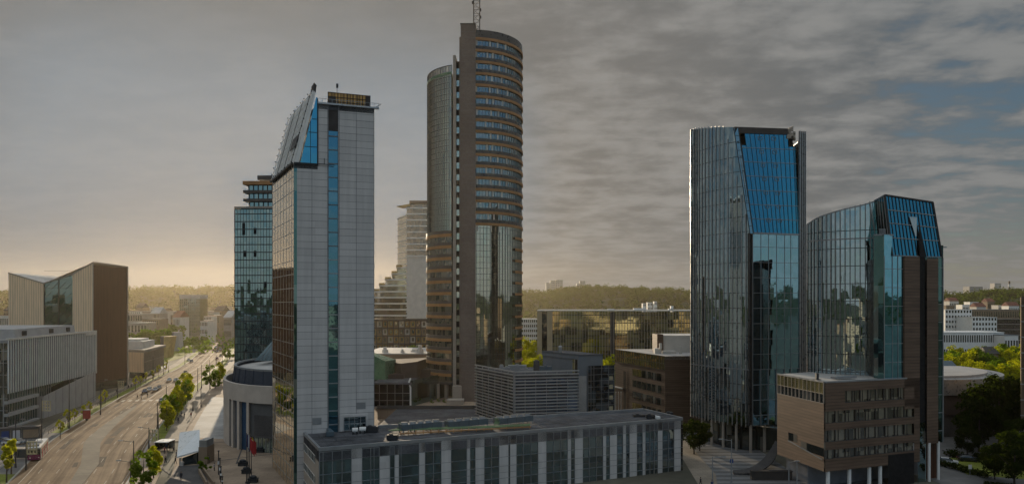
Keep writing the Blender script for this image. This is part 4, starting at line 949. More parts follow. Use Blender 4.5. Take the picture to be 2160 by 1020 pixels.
    for u, d in ((1957,.3),(1981,-.2)): c = MB(); p = F.pt(F.su(u),0,d); c.cyl(p.x,p.y,0,7.8,.28,.28,10); c.build('column', M['white'], r)
    rd = MB(); F.rect(rd, a1952+.6, L, 0, 7.6, -1.4); rd.build('red_base_wall', M['rust'], r)
right_twin()

def brown_office():
    r = root('brown_office', 'brown clad office block on white columns in front of the right glass tower', 'building', (62,140,0))
    F = BF; c0 = F.pt(0,0); G = Face((56.2,150.6), (59.2,135.0)); ae = F.su(1937)
    ZR, ZB = 21.1, 7.2
    w = MB()
    # right face: cladding between the window rows
    rows = [(17.0,19.3,F.su(1779),F.su(1925)),(13.3,15.6,.02,F.su(1925)),(9.75,12.0,.02,F.su(1925)),(6.2+.35,8.3,.02,F.su(1925))]
    ZB = 3.6+1.6; z = ZR
    for z0, z1, a0, a1 in rows:
        F.rect(w, 0, ae, z1, z, .35); F.rect(w, a1, ae, z0, z1, .35)
        if a0 > .1: F.rect(w, 0, a0, z0, z1, .35)
        z = z0
    F.rect(w, 0, ae, 4.2, z, .35)
    G.rect(w, 0, G.L+.1, 4.2, 17.0, .05); w.build('brown_cladding', M['wood'], r)
    for k, (z0, z1, a0, a1) in enumerate(rows):
        n = 9; 
        for q in range(n):
            b0 = lerp(a0, a1, q/n); b1 = lerp(a0, a1, (q+1)/n)
            x = MB(); F.rect(x, b0+.06, b1-.06, z0, z1, .1); wo = x.build('window', M['glass_win'], r)
            y = MB(); F.box(y, b0-.06, b0+.06, z0, z1, .1, .3); F.box(y, (b0*2+b1)/3-.04, (b0*2+b1)/3+.04, z0, z1, .1, .2); F.box(y, b0, b1, z0-.02, z0+.1, .1, .33); y.build('window_frame', M['brownpanel'], wo)
    # left face: tall glazing under the roof, slot window
    ug = MB(); G.rect(ug, 0, G.L, 18.9, ZR, .03); ug.build('olive_fascia', M['glass_gold'], r)
    us = MB(); G.rect(us, 0, G.L, 17.0, 18.9, -.15); us.build('ribbon_window', M['glass_dark'], r)
    um = MB(); G.grid(um, np.linspace(.05, G.L-.05, 13), [17.05,18.9,ZR-.03], 0, G.L, 17.0, ZR, .1, -.15, .1); um.build('fascia_frame', M['cream'], r)
    ls = MB(); G.rect(ls, 4.2, 7.2, 8.0, 9.6, .07); G.rect(ls, 8.6, G.L, 7.0, 8.6, .07); ls.build('slot_window', M['glass_dark'], r)
    lt = MB(); lt.bar(G.pt(4.2,7.9,.1), G.pt(G.L-.3,6.4,.1), .25, .2); lt.build('slot_sill', M['steel'], r)
    rf = MB(); q = F.pt(ae,0,-8); rf.poly([tuple(F.pt(0,ZR,.3)), tuple(F.pt(ae,ZR,.3)), tuple(F.pt(ae,ZR,-2)), (66,156,ZR), (56.2,150.6,ZR)]); rf.build('roof', M['rooflight'], r)
    pe = MB(); F.box(pe, 0, F.su(1910), ZR-.1, ZR+.18, .0, .4); G.box(pe, 0, G.L, ZR-.1, ZR+.18, -.3, .12); pe.build('roof_edge', M['steel'], r)
    sf = MB(); sf.poly([tuple(F.pt(0,4.2,.3)), tuple(F.pt(ae,4.2,.3)), (82,155,4.2), (56.2,150.6,4.2)]); sf.build('soffit', M['black'], r)
    gw = MB(); F.rect(gw, .8, ae+6, 0, 4.2, -5); Face((57.5,149),(60,140.5)).rect(gw, 0, 8.5, 0, 4.2); gw.build('ground_wall', M['greypanel2'], r)
    gd = MB(); F.rect(gd, F.su(1870), F.su(1925), 0, 6.2, .36); gd.build('dark_gateway', M['black'], r)
    for u in (1748,1793,1835,1858):
        p = F.pt(F.su(u), 0, -.2); c = MB(); c.cyl(p.x, p.y, 0, 4.25, .36, .36, 12); c.build('column', M['white'], r)
    rp = MB(); p = F.pt(2.2, ZR, -4); rp.box(p.x-.25,p.x+.25,p.y-.3,p.y+.3,ZR,ZR+1.3); rp.box(p.x-.6,p.x+.6,p.y-.6,p.y+.6,ZR,ZR+.12); rp.build('roof_flue', M['dark'], r)
    cp = MB(); cp.hexa([tuple(F.pt(5,ZR+.25,-2.2)), tuple(F.pt(10.5,ZR+.25,-2.2)), tuple(F.pt(10.5,ZR+.25,-3.4)), tuple(F.pt(5,ZR+.25,-3.4)), tuple(F.pt(5,ZR+.6,-2.2)), tuple(F.pt(10.5,ZR+.6,-2.2)), tuple(F.pt(10.5,ZR+.6,-3.4)), tuple(F.pt(5,ZR+.6,-3.4))]); cp.build('roof_canopy', M['steel'], r)
M['greypanel2'] = plain('grey_panel_light', (.22,.225,.24), .6)
brown_office()

# ------------------------------------------------------------------ louvred office with grey stair block
def louvred():
    r = root('louvred_office', 'blue-grey office box wrapped in horizontal metal louvres', 'building', (0,195,0))
    c, l, q = (.6,190.), (-10.9,212.), (18.2,194.); ZR = 17.7
    A, B = Face(l, c), Face(c, q)
    g = MB(); A.rect(g, 0, A.L, 0, ZR-.6, -.5); g.build('left_dark_glass', M['glass_dark'], r)  # left face has darker glass than the right face
    g2 = MB(); B.rect(g2, 0, B.L, 0, ZR-.6, -.5); g2.build('blue_glass', M['glass_louv'], r)
    for Fc, nm in ((A,'left_louvres'),(B,'right_louvres')):
        m = MB()
        for z in fr(.6, ZR+.1, .86): Fc.box(m, -.1, Fc.L+.1, z-.14, z+.14, -.2, .25)
        m.build(nm, M['louvre'], r)
    p = MB()
    for Fc in (A, B): Fc.grid(p, np.linspace(.1, Fc.L-.1, 7), [], 0, Fc.L, 0, ZR, .1, -.45, -.2)
    A.box(p, A.L-.12, A.L+.2, 0, ZR, -.2, .3); p.build('louvre_posts', M['steel'], r)
    rf = MB(); d = Vector((q[0]-c[0], q[1]-c[1])); k = (l[0]+d.x, l[1]+d.y); rf.prism([l, c, q, k], ZR-2, ZR-.9); rf.build('roof', M['roofdark'], r)
    for i, (x, y, sx, sy, h, nm, mm) in enumerate(((1.5,203,5.2,3.2,1.6,'air_handler','steel'),(-1.5,200,2,2,1.2,'roof_fan','steel'),(7,203,1.6,2.6,2.8,'sloped_panel','darkconcrete'),(9.5,202,3.4,2,1.4,'air_handler','chiller'),(4,199,3.5,1.2,.9,'duct','steel'),(-3,203,1.2,1.6,1.5,'roof_fan','steel'))):
        b = MB(); b.box(x-sx/2,x+sx/2,y-sy/2,y+sy/2,ZR-.8,ZR-.8+h); b.box(x-sx/2-.15,x+sx/2+.15,y-sy/2+.2,y+sy/2-.2,ZR-.9+h*.4,ZR-.9+h*.55); b.cyl(x,y,ZR-.8+h,ZR-.5+h,.5,.45,10); b.build(nm, M[mm], r)
    s = root('stair_block', 'plain grey stair block with a glazed right end rising behind the louvred office', 'building', (15,200,0))
    c, l, q = (18.4,196.8), (9.0,213.7), (25.4,199.); ZR = 21.9; A, B = Face(l, c), Face(c, q)
    w = MB(); A.rect(w, 0, A.L-3.4, 0, ZR-1.4, -.3); A.rect(w, A.L-3.4, A.L, 0, 8, -.3); A.rect(w, 0, A.L, ZR-1.4, ZR); A.rect(w, A.L-.5, A.L, 0, ZR); B.rect(w, 0, B.L, 0, ZR); w.prism([l, c, q, (q[0]-9.4, q[1]+17)], ZR-.5, ZR-.02, cap=False); w.build('wall', M['panelblue'], s)
    dk = MB(); A.rect(dk, A.L-3.4, A.L-.5, 8, ZR-1.4, -1.2); dk.build('dark_opening', M['brownpanel'], s)
    cw = MB(); B.rect(cw, .1, 2.4, 0, 16, .03); cw.build('concrete_strip', M['concrete'], s)
    rf = MB(); rf.poly([l+(ZR,), c+(ZR,), q+(ZR,), (q[0]-9.4, q[1]+17, ZR)]); rf.build('roof', M['roofdark'], s)
    gl = MB(); E = Face(B.pt(2.6,0,.6)[:2], B.pt(2.6+8.2,0,.2)[:2]); E.rect(gl, 0, 8.2, 0, 18.8); gl.build('glazed_end', M['glass_stair'], s)
    gm = MB(); E.grid(gm, [0,.9,1.8,4.2,6.4,8.2], fr(1, 18.8, 1.7), 0, 8.2, 0, 18.8, .09, 0, .08); gm.build('glazing_bars', M['steel'], s)
    lw = MB()
    for z in (3,6.2,9.2,12.2,14.6): E.box(lw, 6.6, 7.7, z, z+1.1, .0, .05)
    lw.build('landing_panel', M['lattice'], s)
    fl = MB(); fl.cyl(14, 206, ZR, ZR+1.6, .55, .5, 12); fl.cyl(14, 206, ZR+1.6, ZR+2., .7, .3, 12); fl.build('roof_flue', M['steel'], s)
M['panelblue'] = plain('blue_grey_panel', (.17,.19,.21), .5, .06)
M['glass_louv'] = glass('louvre_glass', (.40,.52,.72), (3.2,3.4), .5, .03, .015, dark=(.01,.013,.022), blind=(.03,.06,.08), pb=.2)
M['glass_stair'] = glass('stair_glass', (.5,.6,.68), (1.2,1.7), .3, .03, .015, dark=(.02,.025,.03), blind=(.08,.09,.1), pb=.3)
louvred()

# ------------------------------------------------------------------ olive glass block, brown office behind
def olive():
    r = root('olive_glass_block', 'wide flat-roofed block with olive mirrored glass and cream piers', 'building', (40,330,0))
    F = Face(((1133-UC)*.22,330), ((1500-UC)*.216,324)); L = F.L; ZR = 32.6
    g = MB(); F.rect(g, F.su(1165), L, 0, ZR-.3); g.build('mirror_glass', M['glass_fins'], r)
    g = MB(); F.rect(g, F.su(1143), F.su(1154), 0, ZR-.3, -.4); g.build('slot_glass', M['glass_dark'], r)
    m = MB()
    for a in fr(F.su(1165), L, 1.28): F.box(m, a-.09, a+.09, 0, ZR, 0, .5)
    m.build('glass_fins', M['cream'], r)
    h = MB()
    for z in fr(2, ZR-1, 3.6): F.box(h, F.su(1165), L, z-.18, z+.18, 0, .12)
    h.build('floor_lines', M['spandrel'], r)
    p = MB(); F.box(p, 0, F.su(1143), 0, ZR+.1, -14, .4); F.box(p, F.su(1154), F.su(1165), 0, ZR, -.4, .45); p.build('cream_pier', M['creampier'], r)
    d = MB(); a = F.su(1292); F.box(d, a-1.1, a+1.1, 0, ZR-.3, 0, .3); d.build('dark_joint', M['brownpanel'], r)
    t = MB(); F.box(t, 0, L, ZR, ZR+.5, -30, .55); t.build('roof', M['offwhite'], r)
    k = MB()
    for u, w_, hh in ((1420,1.0,1.8),(1418,2.2,.6),(1352,6,.8),(1290,3,.5)): F.box(k, F.su(u)-w_/2, F.su(u)+w_/2, ZR+.5, ZR+.5+hh, -6, -4)
    k.build('roof_unit', M['white'], r)
M['creampier'] = plain('warm_cream_render', (.46,.37,.24), .8, .08)  # warmer, lighter cream than the other cream parts
olive()
def mid_office():
    r = root('mid_brown_office', 'dark brown clad office with pale roof and white penthouse left of the glass towers', 'building', (45,215,0))
    A, B = Face((33.9,234), (43.7,203)), Face((43.7,203), (55,204.5)); ZR = 21.0
    w = MB(); A.rect(w, 0, A.L, 0, 17); B.rect(w, 0, B.L, 0, ZR); w.build('brown_cladding', M['wood'], r)
    g = MB(); A.rect(g, 0, A.L, 17, ZR, .02); g.build('olive_fascia', M['glass_gold'], r)
    m = MB(); A.grid(m, np.linspace(.1, A.L-.1, 22), [17,18.9,ZR], 0, A.L, 17, ZR, .14, 0, .12); m.build('fascia_frame', M['brownpanel'], r)
    for z in (3.2,6.7,10.2,13.7):
        for k in range(6):
            a = 12.5+k*3.05; x = MB(); A.rect(x, a, a+2.7, z, z+2.1, .04); x.build('window', M['glass_gold' if (z > 13 and k in (0,1)) or (z < 4 and k < 2) else 'glass_dark'], r)
    dk = MB(); A.rect(dk, 6.2, 8.0, 0, 14.5, .05); dk.build('dark_slot', M['black'], r)
    sg = MB(); A.box(sg, -.2, 5.6, 8.6, 9.0, 0, .4); sg.build('pale_ledge', M['offwhite'], r)
    lw = MB(); B.rect(lw, 8.7, 10.3, 17.4, 20.2, .03); lw.build('pale_window', M['glass_pale'], r)
    rf = MB(); rf.prism([(33.9,234),(43.7,203),(55,204.5),(58,236)], ZR-1, ZR+.05); rf.build('roof', M['rooflight'], r)
    ph = MB(); ph.box(46.5,60,219,234,ZR,26.2); ph.build('penthouse', M['offwhite'], r)
    p2 = MB(); p2.box(44.6,46.5,218.5,226,ZR,26.6); p2.build('stair_core', M['wood'], r)
    k = MB(); k.box(42.8,44.8,213,215,ZR,ZR+1.6); k.box(45.2,49,212.5,214.5,ZR,ZR+.9); k.box(44,44.7,212,212.7,ZR+1.6,ZR+3.2); k.box(50,50.7,212,213,ZR,ZR+2.2); k.build('roof_unit', M['offwhite'], r)
    fp = MB()
    for i in range(3): fp.cyl(30.6+i*.9, 216, 0, 9.5, .06, .05, 6)
mid_office()
for i in range(3):
    m = MB(); p = W(1299+i*5.5, 866, 225); m.cyl(p.x, p.y, 0, 8.0, .09, .06, 6); m.ball((p.x,p.y,8.1), .14)
    tag(m.build('bare_flagpole', M['white'], loc=(p.x,p.y,0)), '%s of three bare white flagpoles before the brown office, from the left' % ORD[i], 'flagpole', 'bare flagpoles by the brown office')
# ------------------------------------------------------------------ left side buildings
M['ochrepanel'] = plain('ochre_panel', (.42,.30,.12), .7)
def round_hall():
    ro, ri = 33.3, 29.5; ca, sa = math.cos(R(16.7)), math.sin(R(16.7)); cx, cy = -208*sa, 208*ca
    r = root('round_hall', 'round hall with pale cornice, blue slots and a dark drum roof beside the hotel', 'building', (cx,cy,0))
    def P(ph, rad):
        lx, ly = rad*.586*math.sin(ph), -rad*.90*math.cos(ph); return (cx+lx*ca-ly*sa, cy+lx*sa+ly*ca)
    def ring(mb, a, b, r0, r1, z0, z1, n=40):
        an = np.linspace(a, b, n+1)
        for i in range(n):
            p0, p1, q0, q1 = P(an[i],r1), P(an[i+1],r1), P(an[i],r0), P(an[i+1],r0)
            mb.poly([p0+(z0,),p1+(z0,),p1+(z1,),p0+(z1,)], [(r1*an[i],z0),(r1*an[i+1],z0),(r1*an[i+1],z1),(r1*an[i],z1)])
            mb.poly([q0+(z1,),p0+(z1,),p1+(z1,),q1+(z1,)]); mb.poly([q0+(z0,),q1+(z0,),p1+(z0,),p0+(z0,)])
            mb.poly([q1+(z0,),q0+(z0,),q0+(z1,),q1+(z1,)])
        return mb
    T = 2*math.pi
    ring(MB(), -T/2, T/2, ro-1.2, ro, 12.0, 16.2, 90).build('cornice', M['hallpale'], r)
    ring(MB(), -T/2, T/2, ri, ro-1.2, 12.5, 14.4, 60).build('gutter_roof', M['roofdark'], r)
    # drum slopes inwards
    d = MB(); n = 72
    for i in range(n):
        a, b = T*i/n, T*(i+1)/n
        d.poly([P(a,ri)+(14.4,),P(b,ri)+(14.4,),P(b,ri-1.0)+(19.4,),P(a,ri-1.0)+(19.4,)], [(ri*a,0),(ri*b,0),(ri*b,5),(ri*a,5)])
        if i % 2 == 0: d.bar(P(a,ri+.05)+(14.4,), P(a,ri-.95)+(19.4,), .18)
    d.build('drum', M['drum'], r)
    ring(MB(), -T/2, T/2, ri-1.8, ri-.9, 19.3, 19.75, 60).build('drum_rim', M['steel'], r)
    t = MB(); t.prism([P(x, ri-1.5) for x in np.linspace(0, T, 60)[:-1]], 18, 18.6); t.build('roof', M['rooflight'], r)
    w = MB(); ring(w, -T/2, T/2, ro-4, ro-2.6, 0, 12.2, 80); w.build('wall', M['darkconcrete'], r)
    # piers and blue slots on the side towards the avenue
    for k, (ph, wd) in enumerate(((R(-78),R(18)),(R(-55.3),R(1.4)),(R(-47.7),R(1.4)),(R(-37.9),R(1.1)))):
        m = MB()
        an = np.linspace(ph-wd, ph+wd, 5)
        for i in range(4):
            q = [P(an[i],ro-.1),P(an[i+1],ro-.1),P(an[i+1],ro-2.7),P(an[i],ro-2.7)]
            m.hexa([x+(0,) for x in q]+[x+(12.0,) for x in q])
        m.build('pier', M['hallpale'], r)
    for k, (a, b) in enumerate(((-60,-56.7),(-54,-49.2),(-46.2,-41.5))):
        m = MB(); ring(m, R(a), R(b), ro-2.6, ro-1.4, .0, 11.9, 4); m.build('blue_slot', M['bluepaint'], r)
    m = MB(); ring(m, R(-41.4), R(-39), ro-2.6, ro-1.6, .3, 11.5, 3); m.build('poster_panel', M['flagwhite'], r)
    m = MB(); ring(m, R(-36.8), R(30), ro-2.6, ro-1.0, 3.6, 12.0, 24); m.build('grey_wall', M['hallgrey'], r)
    m = MB(); ring(m, R(-33), R(20), ro-1.0, ro-.85, 4.1, 9.0, 20); m.build('billboard', M['darkconcrete'], r)
    m = MB(); ring(m, R(-36.6), R(30), ro-2.6, ro-1.4, 0, 3.6, 24); m.build('entrance_glass', M['glass_green'], r)
    m = MB()
    for x in np.linspace(-36.6,30,22): m.bar(P(R(x),ro-1.35)+(0,), P(R(x),ro-1.35)+(3.6,), .15)
    m.build('entrance_frame', M['steel'], r)
    sk = MB(); a, b, c = W(537,760,200), W(600,760,212), W(600,690,206); sk.poly([a, b, c], [(0,0),(8,0),(8,9)]); sk.poly([a+Vector((0,14,0)), b+Vector((0,14,0)), c]); sk.poly([a, a+Vector((0,14,0)), c]); sk.build('skylight', M['glass_sky'], r)
    sb = MB()
    for k in np.linspace(0,1,7): sb.bar(lerp(a,b,k)-Vector((0,.1,0)), lerp(a,c,k)-Vector((0,.1,0)) if k < .01 else lerp(c, c, 0)+(lerp(a,b,k)-c)*.02, .12)
    sb.build('skylight_bars', M['steel'], r)
M['drum'] = plain('dark_blue_drum', (.035,.042,.06), .5, .2, .3, spec=.5); M['hallgrey'] = plain('hall_grey', (.11,.11,.11), .8, .1)
M['glass_sky'] = glass('skylight_glass', (.6,.8,.9), (1.2,2), .7, .05, .02)
round_hall()
def green_tower():
    Y = 330.; r = root('green_glass_tower', 'green glass tower with brown stepped terraces at its top behind the hotel', 'tower', (-118,Y,0))
    x0 = (495-UC)*Y/FPX; F = Face((x0,Y), (x0+31,Y-1.5)); G = Face((x0-2.4,Y+16), (x0,Y)); zT = 80.5
    w = MB(); F.rect(w, 0, F.L, 0, zT); w.build('front_glass', M['glass_green'], r)
    w = MB(); G.rect(w, 0, G.L, 0, zT); w.build('side_glass', M['glass_pale'], r)
    w = MB(); w.prism([(x0-2.4,Y+16),(x0,Y),(x0+31,Y-1.5),(x0+33,Y+15)], zT-1, zT, ); w.build('roof', M['brownpanel'], r)
    m = MB(); F.grid(m, fr(.1, F.L, 1.36), [], 0, F.L, 0, zT, .12, 0, .16); F.grid(m, [], fr(3, zT, 3.55), 0, F.L, 0, zT, .1, 0, .22, wh=.42); m.build('mullions', M['spandrel'], r)
    m = MB(); G.grid(m, np.linspace(0, G.L, 6), fr(3, zT, 3.55), 0, G.L, 0, zT, .14, 0, .15); m.build('side_mullions', M['orange'], r)
    for u, v in ((514,476),(514,489),(538,487),(516,535),(538,535),(560,600)):
        x = MB(); a = F.su(u); z = F.zv(v, a); F.box(x, a-.6, a+.6, z-1.4, z+1.4, .02, .2); x.build('open_vent', M['black'], r)
    # stepped top: three terraces flaring to the left
    for k in range(3):
        zb = zT+k*3.9; x1 = F.su(517)-k*.15
        t = MB(); F.box(t, x1+1.4, F.L, zb, zb+2.6, -12, -1.2); t.build('top_glazing', M['glass_green'], r)
        s = MB()
        z = zb+2.6; p = [F.pt(x1-.6,z+.2,.6), F.pt(F.L,z,.6), F.pt(F.L,z,-13), F.pt(x1-.6,z+.2,-13)]; s.hexa([*p]+[q+Vector((0,0,1.3 if k < 2 else 1.6)) for q in p]); s.build('terrace_slab', M['orange' if k == 2 else 'spandrel_brown'], r)
        c = MB()
        for a in fr(x1+1.6, F.L, 2.2): F.box(c, a-.16, a+.16, zb, zb+2.6, -1.2, -.9)
        c.build('terrace_posts', M['brownpanel'], r)
    c = MB(); F.box(c, F.su(541), F.L, zT+13.0, zT+15.0, -10, -1); c.build('plant_screen', M['spandrel_brown'], r)
    e = MB(); F.box(e, -.1, F.L, zT-.3, zT+.5, -.5, .3); e.build('parapet', M['cream'], r)
green_tower()
def gold_wedge_block():
    c = Vector((-172,292)); r = root('folded_roof_tower', 'cream perforated tower with V-shaped folded roof and a rust coloured side', 'building', (c.x,c.y,0))
    l = Vector((-211,298)); F = Face(l, c); G = Face(c, (-169.6,313.5)); L = F.L
    a92, a153 = F.su(92), F.su(153); z0 = 0
    zl, zv, zm, zr = F.zv(575,0), F.zv(597,a92), F.zv(578,a153), F.zv(553,L)
    w = MB(); 
    for p, q, za, zb, nm, mm, d in ((0,a92,zl,zv,'left_facade','creamclad',0),(a153,L,zm,zr,'right_facade','creamclad',0),(a92,a153,zv,zm,'glass_front','glass_dteal',-.4)):
        m = MB(); m.poly([F.pt(p,0,d),F.pt(q,0,d),F.pt(q,zb,d),F.pt(p,za,d)], [(p,0),(q,0),(q,zb),(p,za)]); m.build(nm, M[mm], r)
    gb = MB()
    for a in (a92, (a92+a153)/2, a153): F.box(gb, a-.12, a+.12, 0, lerp(zv, zm, (a-a92)/(a153-a92)), -.4, -.15)
    for k in range(12):
        z = 10+k*3.6; F.box(gb, a92, a153, z-.05, z+.05, -.4, -.3)
    for i in range(4):
        a = lerp(a92, a153, i/4); b = lerp(a92, a153, (i+1)/4)
        for k in range(6): z = 22+k*4; gb.bar(F.pt(a,z,-.35), F.pt(b,z+3,-.35), .14)
    gb.build('glass_bracing', M['dark'], r)
    m = MB(); G.rect(m, 0, G.L, 0, G.zv(557,0)-.4); m.build('rust_side', M['rust'], r)
    bk = Vector((4,22))
    def T(a, z): p = F.pt(a, z); return (p.x, p.y, z)
    def U(a, z): p = F.pt(a, z); return (p.x+bk.x, p.y+bk.y, z)
    rf = MB(); rf.poly([T(0,zl),T(a92,zv),U(a92+9,zv+.2),U(3,zl-.8)]); rf.poly([T(a92,zv),T(L,zr),(G.pt(G.L,0).x,G.pt(G.L,0).y,zr-.8),U(a92+9,zv+.2)]); rf.build('folded_roof', M['rooflight'], r)
    ed = MB(); ed.bar(T(0,zl), T(a92,zv), .5, .5); ed.bar(T(a92,zv), T(a153,zm), .35, .4); ed.bar(T(a153,zm), T(L,zr), .5, .5); q = G.pt(G.L, zr-.8); ed.bar(T(L,zr), q, .5, .6); ed.bar(G.pt(G.L,0,.1), q, .6, .6); ed.bar(F.pt(L,0,.05), T(L,zr), .25); ed.build('edge_trim', M['cream'], r)
    b = MB(); G.rect(b, 0, G.L, 0, 3.4, .06); b.build('shop_glass', M['glass_dark'], r)
    bw = MB(); bw.poly([T(0,0), U(0,0), U(3,zl-.8), T(0,zl)]); bw.build('left_wall', M['creamclad'], r)
M['glass_dteal'] = glass('dark_teal_glass', (.35,.55,.55), (2.9,3.6), .5, .02, .008, dark=(.006,.012,.012))
gold_wedge_block()
def finned_office():
    p0, p1 = Vector((-144.6,204)), Vector((-155,265)); F = Face(p1, p1+(p0-p1)) ; F = Face((-144.6,204), (-155,265))
    r = root('finned_office', 'pale office wrapped in thin white vertical fins above a dark glazed base', 'building', (-150,235,0))
    L = F.L; F.n = Vector((F.n.x, F.n.y))
    zt, zb = 25.9, 10.2
    bx = MB(); F.rect(bx, 0, L, zb, zt-.3, -.1); bx.build('backing_wall', M['finwall'], r)  # dark backing behind the white fins
    fn = MB()
    for a in fr(.1, L, 1.38): F.box(fn, a-.13, a+.13, zb, zt, -.08, .2)
    fn.build('vertical_fins', M['white'], r)
    tb = MB(); F.box(tb, -.1, L, zt-.4, zt+.15, -.5, .3); F.box(tb, L-.8, L, zb, zt, -.5, .3); F.box(tb, L-10, L, zt-1.4, zt, -.5, .28); tb.build('fin_frame', M['offwhite'], r)
    G = Face((-166,204), (-144.6,204)); gw = MB(); G.rect(gw, 0, G.L, 0, zt-1, 0); gw.build('dark_front', M['glass_dark'], r)
    gm = MB(); G.grid(gm, fr(.3, G.L, 1.8), fr(2, zt-1, 3.4), 0, G.L, 0, zt-1, .12, 0, .12); G.box(gm, 0, G.L, zt-1.2, zt-.3, 0, .2); gm.build('front_mullions', M['steel'], r)
    up = MB(); up.hexa([(-190,208,zt-.4),(-145.2,208,zt-.4),(-153.5,250,zt-.4),(-190,250,zt-.4),(-190,208,zt+2.6),(-145.8,208,zt+2.6),(-154,250,zt+2.6),(-190,250,zt+2.6)]); up.build('roof_storey', M['panelpale'], r)
    vt = MB()
    for x, y in ((-146.0,212),(-149.6,230),(-152.3,243)): vt.box(x-.1,x+.3,y,y+1.6,zt+.6,zt+2.0)
    vt.build('roof_vent', M['dark'], r)
    rf = MB(); rf.poly([(-190,204,zt-.32),(-144.6,204,zt-.32),(-155,265,zt-.32),(-190,265,zt-.32)]); rf.build('roof', M['rooflight'], r)
    # glazed base, terraces and pale side wall
    b = MB(); F.rect(b, 0, L, 0, zb, -1.2); b.build('base_glass', M['glass_dteal'], r)
    sl = MB()
    for z in (7.2,3.6): F.box(sl, 0, 18, z, z+.9, -1.2, .1)
    F.box(sl, 0, 18, .0, .5, -1.2, .3); sl.build('terrace_slab', M['panelpale'], r)
    rl = MB()
    for a in fr(0, 30, 1.5): F.box(rl, a-.06, a+.06, 0, zb, -1.2, -1.0)
    rl.build('base_mullions', M['steel'], r)
    wl = MB(); a0 = F.su(88); wl.poly([F.pt(a0,0,.6),F.pt(L-2,0,.6),F.pt(L-2,zb+1.0,.6),F.pt(a0,zb-3.2,.6)]); wl.poly([F.pt(a0,0,.6),F.pt(a0,zb-3.2,.6),F.pt(a0,zb-3.2,-2),F.pt(a0,0,-2)]); wl.build('pale_side_wall', M['panelpale'], r)
    jn = MB()
    for k in np.linspace(.08,.95,8): a = lerp(a0, L-2, k); F.box(jn, a-.06, a+.06, 0, zb-3.2+4.2*k-.1, .6, .66)
    jn.build('wall_joints', M['joint'], r)
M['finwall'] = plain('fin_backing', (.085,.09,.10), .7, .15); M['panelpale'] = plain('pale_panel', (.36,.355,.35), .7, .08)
finned_office()
def gallery():
    r = root('low_gallery', 'low cream perforated block with a canopy roof beside the rust tower', 'building', (-205,350,0))
    F = Face((-187,345), (-176,340)); G = Face((-176,340), (-187,382)); z0, z1 = 3.0, 13.6
    w = MB(); F.rect(w, 0, F.L, z0, z1); w.build('cream_facade', M['creamclad'], r)
    w = MB(); G.rect(w, 0, G.L, z0, z1-1); w.build('glass_side', M['glass_win'], r)
    m = MB(); G.grid(m, fr(0, G.L, 1.5), [z0,z0+5,z1-1.1], 0, G.L, z0, z1-1, .16, 0, .2); m.build('side_mullions', M['cream'], r)
    b = MB(); F.rect(b, 0, F.L, 0, z0, -1.5); G.rect(b, 0, G.L, 0, z0, -1.5); b.build('base_glass', M['glass_dark'], r)
    t = MB(); t.prism([(-205,348),(-187,345),(-175.5,339.7),(-186.5,383),(-205,386)], z1-.9, z1+.3); t.build('roof', M['cream'], r)
    k = MB(); k.prism([(-204,354),(-184,354),(-188,374),(-206,374)], z1+.3, z1+3.6); k.prism([(-200,358),(-187,358),(-190,372),(-202,372)], z1+3.6, z1+4.6); k.build('roof_storey', M['offwhite'], r)
gallery()
for i, (Y, fb, ft, gb, gt, vb, vt, mm, l) in enumerate(((474,(341,345),(337,346),(345,352),(346,359),754,709,'ochrepanel','left leaning slab of the monument with an ochre face'),(540,(365,367),(357,366),(367,376),(364,373),741,700,'panelpale','right taller leaning slab of the monument with a pale face'))):
    p = GP(fb[1], vb); r = root('leaning_slab', l, 'monument', p, 'leaning monument slabs'); hh = EYE+(VH-vt)*Y/FPX
    def q(u, z, dy=0): return Vector(((u-UC)*Y/FPX, Y+dy, z))
    m = MB(); m.hexa([q(fb[0],0), q(fb[1],0), q(fb[1],0,8), q(fb[0],0,8), q(ft[0],hh), q(ft[1],hh), q(ft[1],hh,8), q(ft[0],hh,8)]); m.build('dark_flank', M['darkconcrete'], r)
    m = MB(); m.hexa([q(gb[0],0,-.2), q(gb[1],0,1.5), q(gb[1],0,9), q(gb[0],0,9), q(gt[0],hh,-.2), q(gt[1],hh,1.5), q(gt[1],hh,9), q(gt[0],hh,9)]); m.build('pale_face', M[mm], r)
def hazy_tower():
    Y = 800.; p = W(400, 640, Y); r = root('hazy_tower', 'square hazy office tower standing alone before the far hills', 'tower', (p.x,p.y,0))
    F = Face(((379-UC)*Y/FPX,Y), ((422-UC)*Y/FPX,Y)); zT = 36+19*Y/FPX
    w = MB(); F.box(w, 0, F.L, 0, zT-4.5, -20, 0); w.build('glass_wall', M['glass_green'], r)
    c = MB(); F.box(c, -.2, F.L+.2, zT-4.5, zT, -20, .3); c.build('pale_crown', M['panelpale'], r)
    m = MB(); F.grid(m, fr(0, F.L, 2.3), fr(3, zT-4, 3.6), 0, F.L, 0, zT-4.5, .3, 0, .3); m.build('mullions', M['spandrel_brown'], r)
hazy_tower()

